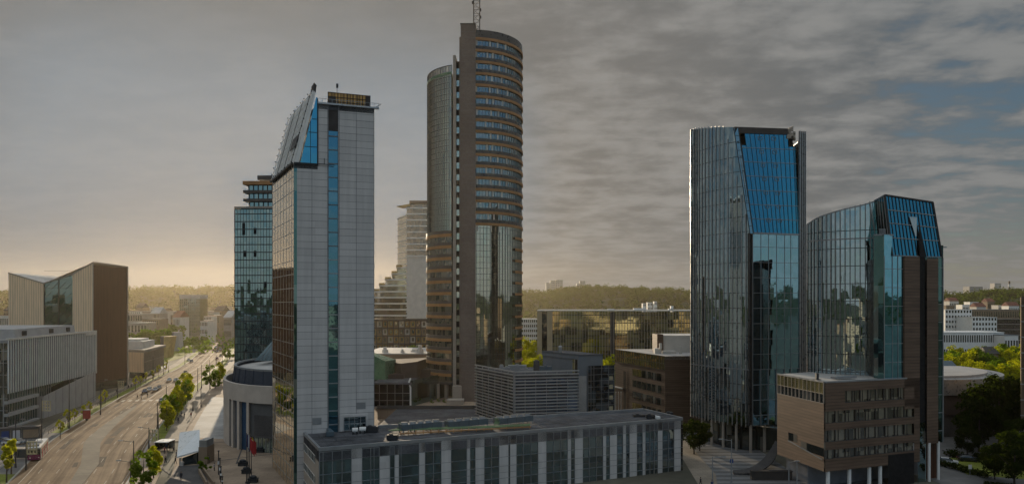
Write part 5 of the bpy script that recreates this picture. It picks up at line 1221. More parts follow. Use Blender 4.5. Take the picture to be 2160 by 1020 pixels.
# ------------------------------------------------------------------ between hotel and round tower
def terraced_flats():
    Y = 430.; r = root('white_flats_tower', 'white apartment tower with banded balconies stepping down in terraces to the left', 'tower', (-60,Y,0))
    F = Face(((858-UC)*Y/FPX,Y), ((912-UC)*Y/FPX,Y)); L = F.L; zT = F.zv(431,0); zm = F.zv(541,0); fl = 3.62
    w = MB(); F.rect(w, 0, L, 0, zm, .05); w.build('blank_gable', M['offwhite'], r)
    w = MB(); F.rect(w, 0, L, zm, zT); w.build('brown_glazing', M['glass_brown'], r)
    s = MB()
    for z in fr(zm, zT+.5, fl): F.box(s, -.6, L, z, z+.75, -.1, .55)
    F.box(s, L-1, L+.4, 0, zT, -.3, .5); s.build('balcony_bands', M['white'], r)
    t = MB(); F.box(t, 1.5, L, zT+.5, zT+2.4, -14, -.6); t.build('roof_storey', M['spandrel_brown'], r)
    G = Face(((839-UC)*(Y+16)/FPX,Y+16), ((858-UC)*Y/FPX,Y)); w = MB(); G.rect(w, 0, G.L, 0, zT-6); w.build('side_glass', M['glass_pale'], r)
    s = MB()
    for z in fr(20, zT-6, fl): G.box(s, 0, G.L, z, z+.5, 0, .3)
    s.build('side_bands', M['white'], r)
    cn = MB(); a = F.pt(0, zT-1.2, .5); cn.hexa([a+Vector((-6.4,2,0)), a+Vector((2,-1,0)), a+Vector((2,6,0)), a+Vector((-4,9,0)), a+Vector((-6.4,2,.3)), a+Vector((2,-1,1.4)), a+Vector((2,6,1.4)), a+Vector((-4,9,.3))]); cn.build('roof_wing', M['ochrepanel'], r)
    H = Face(((780-UC)*(Y+4)/FPX,Y+4), ((858-UC)*Y/FPX,Y)); 
    for k in range(10):
        z = 22+fl*k; u0 = [780,780,780,780,780,789,800,812,826,836][k]; a0 = max(0, H.su(u0))
        w = MB(); H.rect(w, a0, H.L, z, z+fl, -.1*k); w.build('terrace_windows', M['glass_pale' if k > 4 else 'glass_brown'], r)
        s = MB(); H.box(s, a0-.4, H.L, z+fl-.8, z+fl, -6-.1*k, .6-.1*k); s.build('terrace_band', M['white'], r)
        if k > 4: c = MB(); H.box(c, a0, a0+3.0, z+fl, z+fl+1.3, -3, .2); c.build('terrace_screen', M['ochrepanel'], r)
terraced_flats()
def ochre_flats():
    Y = 385.; r = root('ochre_flats', 'ochre and brown balcony flats in a low row behind the mall trees', 'building', (-62,Y,0))
    F = Face(((760-UC)*Y/FPX,Y), ((912-UC)*Y/FPX,Y)); L = F.L; zT = F.zv(672,0); n = 13; bw = L/n
    w = MB(); F.rect(w, 0, L, 0, zT-.6); w.build('wall', M['tanrender'], r)
    c = MB(); F.box(c, -.3, L, zT-.9, zT, -12, 1.2); c.build('roof', M['brownpanel'], r)
    for j in range(4):
        z = zT-4.6-j*4.2
        for i in range(n):
            k = (i*7+j*5) % 4; p = MB(); F.rect(p, i*bw+.2, (i+1)*bw-.2, z+.2, z+3.3, .05); p.build('balcony_wall', M[('yellowrender','offwhite','tanrender','ochrepanel')[k]], r)
            q = MB(); F.rect(q, i*bw+bw*.3, i*bw+bw*.7, z+.9, z+2.9, .08); q.build('window', M['glass_win' if k else 'glass_dark'], r)
    f = MB(); F.grid(f, np.linspace(0, L, n+1), [zT-.9-j*4.2 for j in range(6)], 0, L, 0, zT, .35, .1, 1.2, wh=.4)
    f.build('balcony_frame', M['brownpanel'], r)
ochre_flats()
def mall():
    r = root('shopping_mall', 'low mall with dark glass hall and brown blocks between hotel and round tower', 'building', (-40,230,0))
    d = MB(); d.box(-42,18,222,300,-.02,3.6); d.build('deck', M['paving'], r)
    d = MB(); d.box(-36,-9,164,222,-.02,3.2); d.build('dark_roof', M['roofdark'], r)
    d = MB(); d.bar((-42,221.8,3.8), (-9,221.8,3.8), .4, 1.0); d.build('deck_edge', M['darkconcrete'], r)
    Y = 224.; F = Face((-44,Y), ((866-UC)*Y/FPX,Y)); z0, z1 = 3.6, 10.6
    g = MB(); F.rect(g, 0, F.L, z0, z1); g.build('hall_glass', M['glass_hall'], r)
    m = MB(); F.grid(m, fr(F.L % 2.45, F.L+.1, 2.45), [z0+.1,5.6,7.9], 0, F.L, z0, z1, .12, 0, .12); m.build('hall_frame', M['steel'], r)
    t = MB(); F.box(t, 0, F.L+.3, z1, z1+.5, -20, .3); t.build('hall_roof', M['roofdark'], r)
    e = MB(); p = F.pt(F.L, 0, .1); e.tube([p+Vector((0,0,z0)), p+Vector((0,0,z1-1)), p+Vector((-.6,.6,z1+.7)), p+Vector((-1.2,8,z1+1))], .28, 8); e.build('white_trim', M['white'], r)
    q = MB(); G = Face(F.pt(F.L,0)[:2], (F.pt(F.L,0).x+9.5, Y+26)); G.rect(q, 0, G.L, z0, z1+1.2); q.build('curved_glass', M['glass_dteal'], r)
    b = MB(); b.prism([(-44,250),(-37,238),(-32,240),(-30.5,262),(-44,262)], 3.6, [15.6,16,16.5,16.2,15.6]); b.box(-31.5,-27.6,246,262,3.6,13.2); b.box(-48,-36,236,250,3.6,12.5); b.build('brown_blocks', M['brown_box'], r)
    gg = MB(); gg.prism([(-48,237.5),(-41.5,233),(-40,245),(-48,246)], 10.8, [19.5,17.2,16.8,19.2]); gg.build('green_glass_box', M['greencurtain'], r)
    bk = MB(); bk.box(-58,-28.5,275,312,0,16.4); bk.build('back_hall', M['tanrender'], r)
    br = MB(); br.prism([(-58,275),(-28.5,275),(-28.5,312),(-58,312)], 16.4, 16.8); br.build('back_roof', M['rooflight'], r)
    ku = MB()
    for x, y, w_, h in ((-50,280,2.2,2.2),(-43,279,1.5,1.4),(-36,278,2.6,3.0),(-39,284,3,1.2)): ku.cyl(x, y, 16.8, 16.8+h, w_*.35, w_*.3, 10); ku.box(x-w_/2,x+w_/2,y,y+w_*.5,16.8,16.8+h*.5)
    ku.build('roof_unit', M['offwhite'], r)
M['glass_hall'] = glass('hall_glass', (.25,.28,.28), (2.45,2.3), .12, .05, .02, dark=(.008,.008,.008), pb=.0)
mall()
for i, (u, v) in enumerate(((872,846),(884,848),(899,846),(912,850),(926,847),(938,849))):
    p = GP(u, v, 3.6); tree('bush', (p.x,p.y,3.6), .55, '%s small dark planter bush on the deck under the round tower, from the left' % ORD[i], 'planter bushes on the tower deck', 'bush')

# ------------------------------------------------------------------ right side
def tan_flats():
    r = root('tan_flats', 'tan apartment block cut off by the right edge of the view', 'building', (122,166,0))
    F = Face((117.4,164.), (140,152)); G = Face((133,186), (117.4,164.)); zT = 37.6
    w = MB(); F.rect(w, 0, F.L, 0, zT); Face((117.4,164.),(117.4,164.1)); w.prism([(117.4,164),(140,152),(152,176),(133,186)], 0, zT-.02, cap=True); w.build('wall', M['tanrender'], r)
    for j in range(9):
        for i in range(4):
            z = zT-5-j*3.6; x = MB(); a = 1.4+i*4.4; F.rect(x, a, a+1.6, z, z+1.9, .04); wo = x.build('window', M['glass_win'], r)
            y = MB(); F.grid(y, [a,a+1.6], [z,z+1.9], a, a+1.6, z, z+1.9, .12, .04, .12); y.build('window_frame', M['white'], wo)
    b = MB()
    for j in range(10): F.box(b, -.1, F.L, zT-2.2-j*3.6, zT-2.0-j*3.6, 0, .06)
    b.build('floor_lines', M['concrete'], r)
tan_flats()
def banded_hall():
    cx, cy, rr = 116., 222., 31.; r = root('banded_hall', 'low rounded hall with a shiny metal band behind the dark trees on the right', 'building', (cx,cy,0))
    def P(t, k): return (cx-k*math.cos(t), cy-k*math.sin(t))
    an = np.linspace(-.3, 3.3, 50)
    def ring(z0, z1, k): return MB().prism([P(t,k) for t in an], z0, z1)
    ring(0, 6, rr-1.2).build('base_wall', M['darkconcrete'], r); ring(6, 11.4, rr-.6).build('brown_wall', M['brown_box'], r); ring(11.4, 15.6, rr).build('metal_band', M['finmetal'], r); ring(15.6, 16.2, rr-4).build('roof', M['concrete'], r)
    b = MB(); b.box(88,100,206,220,15.6,19.0); b.box(87.7,100.3,205.7,220.3,19,19.35); b.build('roof_storey', M['tanrender'], r)
banded_hall()
def block(name, label, cat, u0, u1, vt, Y, floors, depth, wall, roof, win, cols, group=None, gable=False, base=0., bands=None):
    x0, x1 = (u0-UC)*Y/FPX, (u1-UC)*Y/FPX; zt = EYE+(VH-vt)*Y/FPX
    r = root(name, label, cat, ((x0+x1)/2,Y,base), group); F = Face((x0,Y), (x1,Y))
    w = MB(); F.box(w, 0, F.L, base-2, zt-.3, -depth, 0); w.build('wall', M[wall], r)
    t = MB()
    if gable:
        h = min(6, depth*.35); a, b, c, d = F.pt(-.5,zt-.3,.5), F.pt(F.L+.5,zt-.3,.5), F.pt(F.L+.5,zt-.3,-depth-.5), F.pt(-.5,zt-.3,-depth-.5); e, f = F.pt(0,zt+h,-depth/2), F.pt(F.L,zt+h,-depth/2)
        t.poly([a,b,f,e]); t.poly([c,d,e,f]); t.poly([a,e,d]); t.poly([b,c,f])
    else: F.box(t, -.2, F.L+.2, zt-.3, zt, -depth-.2, .2)
    t.build('roof', M[roof], r)
    fh = (zt-base)/floors; bw = F.L/max(1, cols)
    wm = None
    for j in range(floors):
        for i in range(cols):
            if wm is None:
                m = MB(); F.rect(m, .22*bw, .78*bw, base+fh*.3, base+fh*.8, .06); wm = m.build('window', M[win], r)
            else:
                o = wm.copy(); COL.objects.link(o); o.location = (F.t.x*i*bw, F.t.y*i*bw, fh*j)
    if bands:
        m = MB()
        for j in range(floors+1): F.box(m, 0, F.L, base+fh*j-.25, base+fh*j+.15, 0, .3)
        m.build('floor_bands', M[bands], r)
    return r
block('white_flats', 'white flats left of the pair right of the glass towers, small dark windows', 'building', 1994, 2050, 652, 560, 8, 20, 'white', 'offwhite', 'glass_dark', 9)
block('white_flats', 'white flats right of the pair right of the glass towers, rows of dark windows', 'building', 2051, 2103, 668, 540, 7, 20, 'brightwhite', 'offwhite', 'glass_dark', 8)
block('balcony_flats', 'dark balcony flats beside the white pair on the right', 'building', 2104, 2152, 672, 545, 6, 20, 'brown_box', 'brownpanel', 'glass_win', 10, bands='cream')
block('long_hall', 'long white hall with narrow dark windows behind the sunlit gardens', 'building', 1990, 2118, 700, 450, 2, 25, 'white', 'brightwhite', 'glass_dark', 26)
block('long_hall', 'low blue-white roofed annex at the right end of the long white hall', 'building', 2119, 2148, 706, 440, 1, 25, 'white', 'chiller', 'glass_dark', 5)
block('dark_roof_hall', 'long dark roofed hall behind the white flats on the right', 'building', 2030, 2150, 652, 640, 3, 30, 'tanrender', 'brownpanel', 'glass_win', 24, bands='offwhite')
block('garden_house', 'small dark gabled house among the sunlit gardens', 'house', 2083, 2106, 744, 330, 1, 8, 'tanrender', 'brownpanel', 'glass_dark', 3, gable=True)
block('garden_house', 'low pale roofed house among gardens beside the right glass tower', 'house', 1990, 2022, 778, 290, 1, 9, 'offwhite', 'chiller', 'glass_dark', 3, gable=True)
for i, (u0, u1, vt, Y) in enumerate(((2003,2022,632,1050),(2046,2064,634,1040),(2083,2098,633,1100),(2106,2124,641,960),(2128,2150,642,940),(1996,2012,641,900),(2060,2080,644,900),(2030,2046,640,980))):
    block('far_house', '%s small pale house below the dark right-hand hill, in order from the towers' % ORD[i], 'house', u0, u1, vt+2, Y, 2, 14, ('offwhite','white','tanrender')[i % 3], ('redroof','offwhite')[i % 2], 'glass_dark', 5, 'far houses below the right hill', gable=i % 2 == 0)
hz = lambda u, Y: max(0, hill_z(math.atan((u-UC)/FPX), Y/math.cos(math.atan((u-UC)/FPX))))
block('skyline_block', 'wide pale block on the skyline above the right hill', 'building', 2045, 2073, 604, 2100, 6, 30, 'panelpale', 'offwhite', 'glass_dark', 12, base=40)
block('skyline_block', 'taller pale block with rounded top on the skyline right of the wide one', 'building', 2098, 2112, 597, 2100, 12, 20, 'offwhite', 'offwhite', 'glass_dark', 5, base=40)
c = MB(); p = W(2129, 640, 2150); rch = root('striped_chimney', 'thin chimney with dark and pale rings on the right skyline', 'chimney', (p.x,p.y,40))
for k in range(7):
    m = MB(); m.cyl(p.x, p.y, 40+k*9.2, 40+(k+1)*9.2, 3.4-k*.12, 3.28-k*.12, 12); m.build('ring', M['white' if k % 2 else 'dark'], rch)
for i, (u0, u1, v) in enumerate(((1152,1160,596),(1161,1171,591),(1172,1187,590),(1217,1222,597),(1223,1235,592))):
    block('hilltop_flats', '%s pale high-rise on the hilltop behind the olive block, from the left' % ORD[i], 'building', u0, u1, v, 2050, 10, 25, 'offwhite', 'offwhite', 'glass_dark', 4, 'high-rises on the hilltop', base=50)
for i, (u0, u1, v, Y) in enumerate(((1356,1362,640,1100),(1366,1376,638,1120),(1380,1386,636,1100),(1418,1421,646,700))):
    block('white_villa', ['left white villa on the hill slope above the olive block','middle white villa on the hill slope above the olive block','right white villa on the hill slope above the olive block','lone pale kiosk top above the olive block roof'][i], 'house', u0, u1, v-1, Y, 2, 10, 'brightwhite', 'offwhite', 'glass_dark', 3, base=24)
block('pale_flats', 'pale flats with window grid left of the olive glass block', 'building', 1100, 1134, 672, 520, 7, 20, 'offwhite', 'offwhite', 'glass_dark', 8)
# hazy quarter at the far left, between the rust tower and the green tower
q = [(0,26,664,560),(8,24,654,700),(270,300,661,640),(270,296,655,800),(300,318,657,780),(318,336,660,700),(335,352,655,820),(338,350,650,900),(352,366,656,850),(364,379,668,690),(360,377,664,720),(424,440,655,880),(438,452,657,840),(452,470,655,860),(468,486,652,900),(430,446,666,760),(448,462,664,780),(472,488,668,700),(422,438,676,650),(300,335,672,600),(276,310,680,560),(404,424,650,980),(444,458,648,1000),(462,480,646,1020),(318,330,648,1000),(286,300,648,1000),(302,316,646,1050),(476,486,660,820)]
for i, (u0, u1, v, Y) in enumerate(q):
    block('hazy_house', '%s hazy %s building of the far left quarter below the hill, from the left' % ((ORD[i] if i < 20 else 'twenty-'+ORD[i-20]), ('pale','tan','cream')[i % 3]), 'building', u0, u1, v, Y, random.choice((2,3,4)), random.uniform(12,22), ('offwhite','tanrender','cream')[i % 3], ('redroof','rooflight','brownpanel')[(i*5) % 3], 'glass_win', random.choice((5,6,8)), 'far buildings below the left hill', gable=i % 4 == 1)
def windowed():
    m, nt = newmat('windowed_wall'); uv = nd(nt, 'UVMap')
    xyz = nt.nodes.new('ShaderNodeSeparateXYZ'); nt.links.new(uv, xyz.inputs[0])
    a = mth(nt, 'FRACT', mth(nt, 'DIVIDE', xyz.outputs[0], 3.0)); b = mth(nt, 'FRACT', mth(nt, 'DIVIDE', xyz.outputs[1], 3.3))
    k = mth(nt, 'MULTIPLY', mth(nt, 'MULTIPLY', mth(nt, 'GREATER_THAN', a, .3), mth(nt, 'LESS_THAN', a, .75)), mth(nt, 'MULTIPLY', mth(nt, 'GREATER_THAN', b, .3), mth(nt, 'LESS_THAN', b, .8)))
    oi = nd(nt, 'ObjectInfo', out=5)
    fin(nt, nd(nt, 'BsdfPrincipled', {'Base Color': mixc(nt, k, mixc(nt, oi, (.5,.45,.36), (.3,.2,.13)), (.03,.035,.04)), 'Roughness': .7})); return m
M['windowed'] = windowed()
# blocks on the far side of the view: seen only as reflections in the facades
for i, (x, y, w_, d_, h, mm) in enumerate(((-120,-150,40,14,26,'cream'),(-30,-210,26,26,48,'white'),(40,-170,60,14,22,'tanrender'),(130,-230,30,20,40,'cream'),(210,-140,50,14,24,'offwhite'),(300,-60,18,40,30,'cream'),(-230,-100,18,50,24,'tanrender'),(90,-320,70,16,30,'white'),(-160,-330,80,16,28,'cream'),(260,-330,24,24,55,'offwhite'),(20,-60,36,12,16,'tanrender'),(-80,-70,14,30,18,'cream'))):
    r = root('facing_block', '%s plain block facing the towers from behind the viewpoint' % ORD[i], 'building', (x,y,0), 'blocks behind the viewpoint')
    m = MB(); m.box(x-w_/2,x+w_/2,y-d_/2,y+d_/2,-1,h); m.build('wall', M['windowed'], r)
    m = MB(); m.box(x-w_/2-.3,x+w_/2+.3,y-d_/2-.3,y+d_/2+.3,h,h+.6); m.build('roof', M['redroof' if i % 3 == 0 else 'roofdark'], r)
for i in range(46):
    x, y = random.uniform(-260,330), random.uniform(-330,-70)
    if i < 40: tree('far', (x, y, 0), random.uniform(.6,1.1), 'park tree behind the viewpoint, mirrored dimly in the glass fronts', 'trees behind the viewpoint')
# ------------------------------------------------------------------ vehicles
def make_car(paint, kind='car'):
    r = root('parked_car' if kind == 'parked' else 'passenger_car', '', 'car', (0,0,-300)); O = Vector((0,0,-300)); Lc, Wd = 4.3, 1.78
    hh = 1.46 if kind != 'van' else 2.0
    prof = [(-2.15,.35),(-2.15,.72),(-1.95,.86),(-1.05,.95),(1.5,.98),(2.05,.92),(2.15,.7),(2.15,.35)]
    m = MB(); n = len(prof)
    for s in (-1, 1): m.poly([O+Vector((s*Wd/2, y, z)) for y, z in (prof if s > 0 else prof[::-1])])
    for (y0,z0),(y1,z1) in zip(prof, prof[1:]+prof[:1]): m.poly([O+Vector((-Wd/2,y0,z0)),O+Vector((Wd/2,y0,z0)),O+Vector((Wd/2,y1,z1)),O+Vector((-Wd/2,y1,z1))])
    m.hexa([O+Vector(v) for v in ((-.62,-.35,hh-.06),(.62,-.35,hh-.06),(.62,1.25,hh-.08),(-.62,1.25,hh-.08),(-.58,-.25,hh),(.58,-.25,hh),(.58,1.15,hh-.02),(-.58,1.15,hh-.02))])
    m.build('body', paint, r)
    g = MB(); g.hexa([O+Vector(v) for v in ((-.80,-1.1,.95),(.80,-1.1,.95),(.82,1.95,.96),(-.82,1.95,.96),(-.62,-.38,hh-.06),(.62,-.38,hh-.06),(.62,1.28,hh-.06),(-.62,1.28,hh-.06))]); g.build('windows', M['carglass'], r)
    for s in (-1,1):
        for y in (-1.32,1.35):
            w = MB(); w.tube([O+Vector((s*.72,y,.33)), O+Vector((s*.9,y,.33))], .33, 12); w.build('wheel', M['tyre'], r)
        h = MB(); h.box(s*.62-.18,s*.62+.18,-2.17,-2.1,.62-300,.76-300); h.build('headlight', M['lamp'], r)
        h = MB(); h.box(s*.66-.14,s*.66+.14,2.1,2.17,.66-300,.84-300); h.build('tail_light', M['flagred'], r)
    return r
CARS = {k: [make_car(M['car_'+k]), False] for k in ('white','grey','black','blue','red','silver')}
def car(col, loc, rz, label, group=None, name=None):
    P, used = CARS[col]
    if used: o = dup(P, loc, rz, 1., label)
    else: CARS[col][1] = True; o = P; o.location = loc; o.rotation_euler = (0,0,rz); o['label'] = label
    if group: o['group'] = group
    elif 'group' in o: del o['group']
    if name: o.name = name
    return o
RD = math.atan(.36)                         # the avenue runs away to the left
for u, v, col, rz, l in ((306,827,'blue',RD,'dark blue car leading on the avenue, nearest the camera of the pair in line'),(315,823,'silver',RD,'silver car right behind the dark blue one on the avenue'),(328,823,'silver',RD,'silver car in the next lane beside the dark blue one'),(336,819,'grey',RD,'grey car behind the silver one in the inner lane'),(342,846,'silver',RD+math.pi,'pale car half hidden by a pole at the strip of street trees'),
    (357,803,'white',RD,'white car, left of two abreast halfway up the avenue'),(371,803,'white',RD,'white car, right of two abreast halfway up the avenue'),(391,787,'black',RD,'single dark car beyond the two white ones on the avenue'),(398,760,'silver',RD,'silver car leading up the avenue beside the lawn'),(404,763,'grey',RD,'grey car at the lawn side of the avenue')):
    p = GP(u, v); car(col, (p.x,p.y,.02), rz, l, 'cars on the avenue')
FARC = [(458,757,'red'),(466,750,'black'),(459,742,'grey'),(472,741,'white'),(465,737,'silver'),(475,734,'grey'),(455,733,'white'),(449,727,'silver'),(460,728,'black'),(470,729,'blue'),(452,722,'white'),(464,723,'grey'),(474,724,'black'),(447,719,'white'),(456,719,'grey'),(468,719,'white'),(478,730,'silver'),(480,748,'grey'),(445,734,'white'),(442,724,'grey')]
for i, (u, v, col) in enumerate(FARC):
    p = GP(u, v); car(col, (p.x,p.y,.02), RD, '%s tiny %s car far up the avenue, counted from the camera' % (ORD[i], col), 'far cars on the avenue')
p = GP(2042, 972); car('black', (p.x,p.y,.04), R(70), 'dark car parked by the hedge under the dark trees on the right', name='parked_car')
p = GP(1998, 978); car('white', (p.x,p.y,.04), R(60), 'pale car partly hidden in the hedge right of the brown tower', name='parked_car')
for i, (u, v, col) in enumerate(((8,934,'blue'),(24,938,'white'),(38,936,'grey'))):
    p = GP(u, v); car(col, (p.x,p.y,.1), R(80), ['blue car parked before the dark glazed base on the far left','white car parked between the blue and the grey one on the far left','grey car parked at the pavement end on the far left'][i], name='parked_car')
def trolleybus():
    f, b = GP(72, 972), GP(100, 938); d = (b-f).normalized(); d = Vector((d.x, d.y, 0)); n = Vector((d.y, -d.x, 0)); L = 12.4
    r = root('trolleybus', 'magenta fronted trolleybus with pale sides standing at the left kerb', 'bus', f)
    def B(mb, a0, a1, s0, s1, z0, z1, k=0.): return mb.hexa([f+d*a+n*s+Vector((0,0,z)) for a, s, z in ((a0,s0,z0),(a0,s1,z0),(a1,s1,z0),(a1,s0,z0),(a0+k,s0+abs(k),z1),(a0+k,s1-abs(k),z1),(a1,s1-abs(k),z1),(a1,s0+abs(k),z1))])
    B(MB(), .12, L, -1.25, 1.25, .35, 3.0).build('body', M['cream'], r)
    B(MB(), 0, .12, -1.25, 1.25, .35, 1.5).build('front_panel', M['magenta'], r)
    B(MB(), .0, .12, -1.2, 1.2, 1.5, 2.7, .05).build('windscreen', M['carglass'], r)
    B(MB(), .12, L, -1.1, 1.1, 3.0, 3.12).build('roof', M['white'], r)
    for k in range(6):
        for s in (-1.27, 1.25): m = MB(); B(m, .8+k*1.9, 2.4+k*1.9, s, s+.02, 1.45, 2.5); m.build('side_window', M['carglass'], r)
    for a in (2.2, 5.8, 9.4): m = MB(); B(m, a, a+1.2, 1.27, 1.30, .45, 2.6); m.build('door', M['flagred'], r)
    for a0, a1 in ((1.6,4.0),(5.2,7.4)): m = MB(); B(m, a0, a1, -.8, .8, 3.12, 3.5); m.build('roof_box', M['steel'], r)
    for a in (2.6, 9.2):
        for s in (-1.2, 1.0): m = MB(); c = f+d*a+n*s+Vector((0,0,.5)); m.tube([c, c+n*.22], .5, 14); m.build('wheel', M['tyre'], r)
    for s in (-.35, .35): m = MB(); m.tube([f+d*7+n*s+Vector((0,0,3.4)), f+d*13.5+n*(s*1.6)+Vector((0,0,5.6))], .05, 5); m.build('trolley_pole', M['dark'], r)
    for s in (-.9,.75): m = MB(); B(m, -.02, .02, s, s+.25, .75, .95); m.build('headlight', M['lamp'], r)
trolleybus()

# ------------------------------------------------------------------ street furniture
def pole(u, v, top, label, arm=0., lattice=False, name='street_pole', z=.1, group='poles along the avenue', mat='dark'):
    p = GP(u, v, z); h = (v-top)*p.y/FPX; r = root(name, label, 'pole' if name != 'street_lamp' else 'street lamp', (p.x,p.y,z), group)
    m = MB(); m.tube([p, p+Vector((0,0,h*.5)), p+Vector((0,0,h))], [.15,.12,.08], 8); m.cyl(p.x,p.y,z,z+.9,.22,.2,8); m.build('post', M[mat], r)
    if arm:
        m = MB(); m.bar(p+Vector((0,0,h-.3)), p+Vector((arm,0,h)), .1); m.build('arm', M[mat], r)
        m = MB(); q = p+Vector((arm,0,h)); m.box(q.x-.45,q.x+.45,q.y-.16,q.y+.16,q.z-.1,q.z+.08); m.build('lamp_head', M['steel'], r)
    if lattice:
        m = MB(); s = 2.6; zc = h-3.2
        for k in range(4):
            m.bar(p+Vector((.2,0,zc+k*s/3)), p+Vector((.2+s*.8,0,zc+k*s/3)), .2); m.bar(p+Vector((.2+k*s*.8/3,0,zc)), p+Vector((.2+k*s*.8/3,0,zc+s)), .2)
        m.build('lattice_panel', M['lattice'], r)
    return r
for i, a in enumerate(((33,985,883,1.6,0),(55,990,925,0,1),(88,925,840,0,1),(146,903,800,1.8,0),(212,874,800,1.8,0),(248,838,800,0,1),(323,800,752,0,0),(345,789,757,0,0),(390,768,735,0,0),(356,784,770,0,0),
        (282,1025,928,-2.6,0),(276,1030,970,-2.4,0),(314,946,900,-2.2,1),(332,905,848,0,0),(351,868,812,0,0),(372,840,796,0,0),(393,818,790,0,0),(417,824,775,0,0),(425,818,768,0,0),(442,795,758,0,0),(456,768,748,0,0),(469,776,744,0,0),(479,760,738,0,0),(424,858,815,0,0),(407,866,846,0,0),(334,930,870,0,0))):
    u, v, t, arm, lat = a
    lab = '%s %s on the %s of the avenue, counted %s' % (ORD[i % 20] if i < 20 else 'twenty-'+ORD[i-20], 'pole with cream lattice square' if lat else ('lamp pole with an arm' if arm else 'plain dark pole'), 'left' if i < 10 else 'right', 'from the camera')
    pole(u, v, t, lab, arm, bool(lat), 'street_lamp' if arm else 'street_pole')
for i in range(3):
    m = MB(); off = (1.5, 2.6, 12)[i]
    pts = [(xl(y)+off if i < 2 else xr(y)-3, y, 6.2+.25*math.sin(y*.2)) for y in range(110, 420, 10)]
    m.tube(pts, .022, 4, cap=False); tag(m.build('overhead_wire', M['wire'], loc=pts[0]), ['trolley wire nearest the left kerb','second trolley wire over the left lane','trolley wire over the right lanes'][i], 'wire', 'trolley wires over the avenue')
for i, (u, v, t, arm, nm, l) in enumerate(((1543,1022,925,-2.1,'street_lamp','grey lamp with short arm in front of the left glass tower'),(1503,1022,962,2.2,'street_lamp','low grey lamp left of the taller one by the left glass tower'),(1664,1030,971,1.6,'street_lamp','pale lamp bent over before the brown office corner'),(1681,1040,972,0,'street_pole','pale pole paired with the bent lamp at the brown office'))):
    pole(u, v, t, l, arm, False, nm, .05, 'lamps before the glass towers', 'steel')
# flagpoles on the plaza
FL = ((520,1018,912,'flagblue'),(523,1022,914,'flagwhite'),(526,1026,918,'flagred'),(530,1008,918,'flagyellow'))
for i, (u, v, t, mm) in enumerate(FL):
    p = GP(u, v, .05); h = (v-t)*p.y/FPX; r = root('flagpole', ['dark flagpole with a blue flag, leftmost of the plaza group','dark flagpole with a white flag next to the blue one','dark flagpole with a red flag in the plaza group','dark flagpole with a yellow and red flag, rightmost of the plaza group'][i], 'flagpole', (p.x,p.y,.05), 'flagpoles on the plaza')
    m = MB(); m.tube([p, p+Vector((0,0,h))], [.1,.05], 8); m.cyl(p.x,p.y,.05,.4,.3,.25,8); m.build('post', M['dark'], r)
    f = MB(); n = 7
    for k in range(n):
        a = [p+Vector((.08+.14*(k+j)+.0, .12*math.sin((k+j)*1.4), h-.2-.32*(k+j)**1.05*.55)) for j in (0,1)]
        f.poly([a[0], a[1], a[1]-Vector((0,0,2.6)), a[0]-Vector((0,0,2.6))], mi=0)
    if mm == 'flagyellow': f.mi = [0 if k < 3 else 1 for k in range(n)]; f.build('flag', [M['flagyellow'], M['flagred']], r)
    else: f.build('flag', M[mm], r)
for i, (u, v, t) in enumerate(((461,1000,951),(464,1010,967),(466,1016,984),(469,1022,1005))):
    p = GP(u, v, .05); h = (v-t)*p.y/FPX; r = root('plaza_light', '%s slim dark light column on the plaza left of the flags, from the hall' % ORD[i], 'street lamp', (p.x,p.y,.05), 'light columns on the plaza')
    m = MB(); m.cyl(p.x,p.y,.05,.05+h,.12,.1,8); m.build('post', M['dark'], r); m = MB(); m.cyl(p.x,p.y,.05+h*.45,.05+h*.58,.2,.2,8); m.build('white_collar', M['white'], r); m = MB(); m.cyl(p.x,p.y,.05+h,.25+h,.2,.2,8); m.build('cap', M['dark'], r)
for i, (u, v) in enumerate(((512,981),(520,997),(534,1016),(548,953))):
    p = GP(u, v, .05); m = MB(); m.box(p.x-.9,p.x+.9,p.y-.5,p.y+.5,.05,.75); m.box(p.x-1,p.x+1,p.y-.6,p.y+.6,.75,.9); m.ball((p.x,p.y,1.1), .6, sq=(1.3,.8,.7))
    tag(m.build('planter', M['dark'], loc=(p.x,p.y,.05)), ['dark planter box left of the flagpoles','dark planter box at the flagpole feet','dark planter box nearest the camera by the flagpoles','dark planter box alone before the round hall entrance'][i], 'planter', 'planters on the plaza')
# slanted white kiosk roof over the underpass
def kiosk():
    r = root('underpass_kiosk', 'underpass entrance with a slanted white roof and stone end wall on the plaza', 'kiosk', GP(405,978))
    A, B, C, D = GP(372,962), GP(421,944), GP(418,926), GP(379,922)
    zs = (3.4,4.6,5.2,4.2)
    a, b, c, d = W(373,962,158), W(422,948,160), W(421,905,166), W(379,911,170)
    top = MB(); top.hexa([a-Vector((0,0,.35)), b-Vector((0,0,.35)), c-Vector((0,0,.35)), d-Vector((0,0,.35)), a, b, c, d]); top.build('roof', M['brightwhite'], r)
    g = MB(); g.poly([(a.x+1,a.y+.4,0),(b.x-.2,b.y+.4,0),(b.x-.2,b.y+.4,b.z-.4),(a.x+1,a.y+.4,a.z-.4)]); g.build('dark_opening', M['glass_dark'], r)
    s = MB(); s.box(b.x-.1,b.x+1.8,b.y-.6,b.y+3.4,0,3.9); s.build('stone_wall', M['tanrender'], r)
    k = MB(); k.box(b.x,b.x+1.7,b.y-.5,b.y+3.2,3.9,5.4); k.build('metal_cap', M['steel'], r)
    p = MB(); p.box(a.x+.4,a.x+.8,a.y+.2,a.y+.6,0,a.z-.3); p.build('post', M['cream'], r)
    w = MB(); w.box(a.x+1.5,b.x-3.5,a.y-.3,a.y+.2,0,1.0); w.build('low_wall', M['concrete'], r)
kiosk()
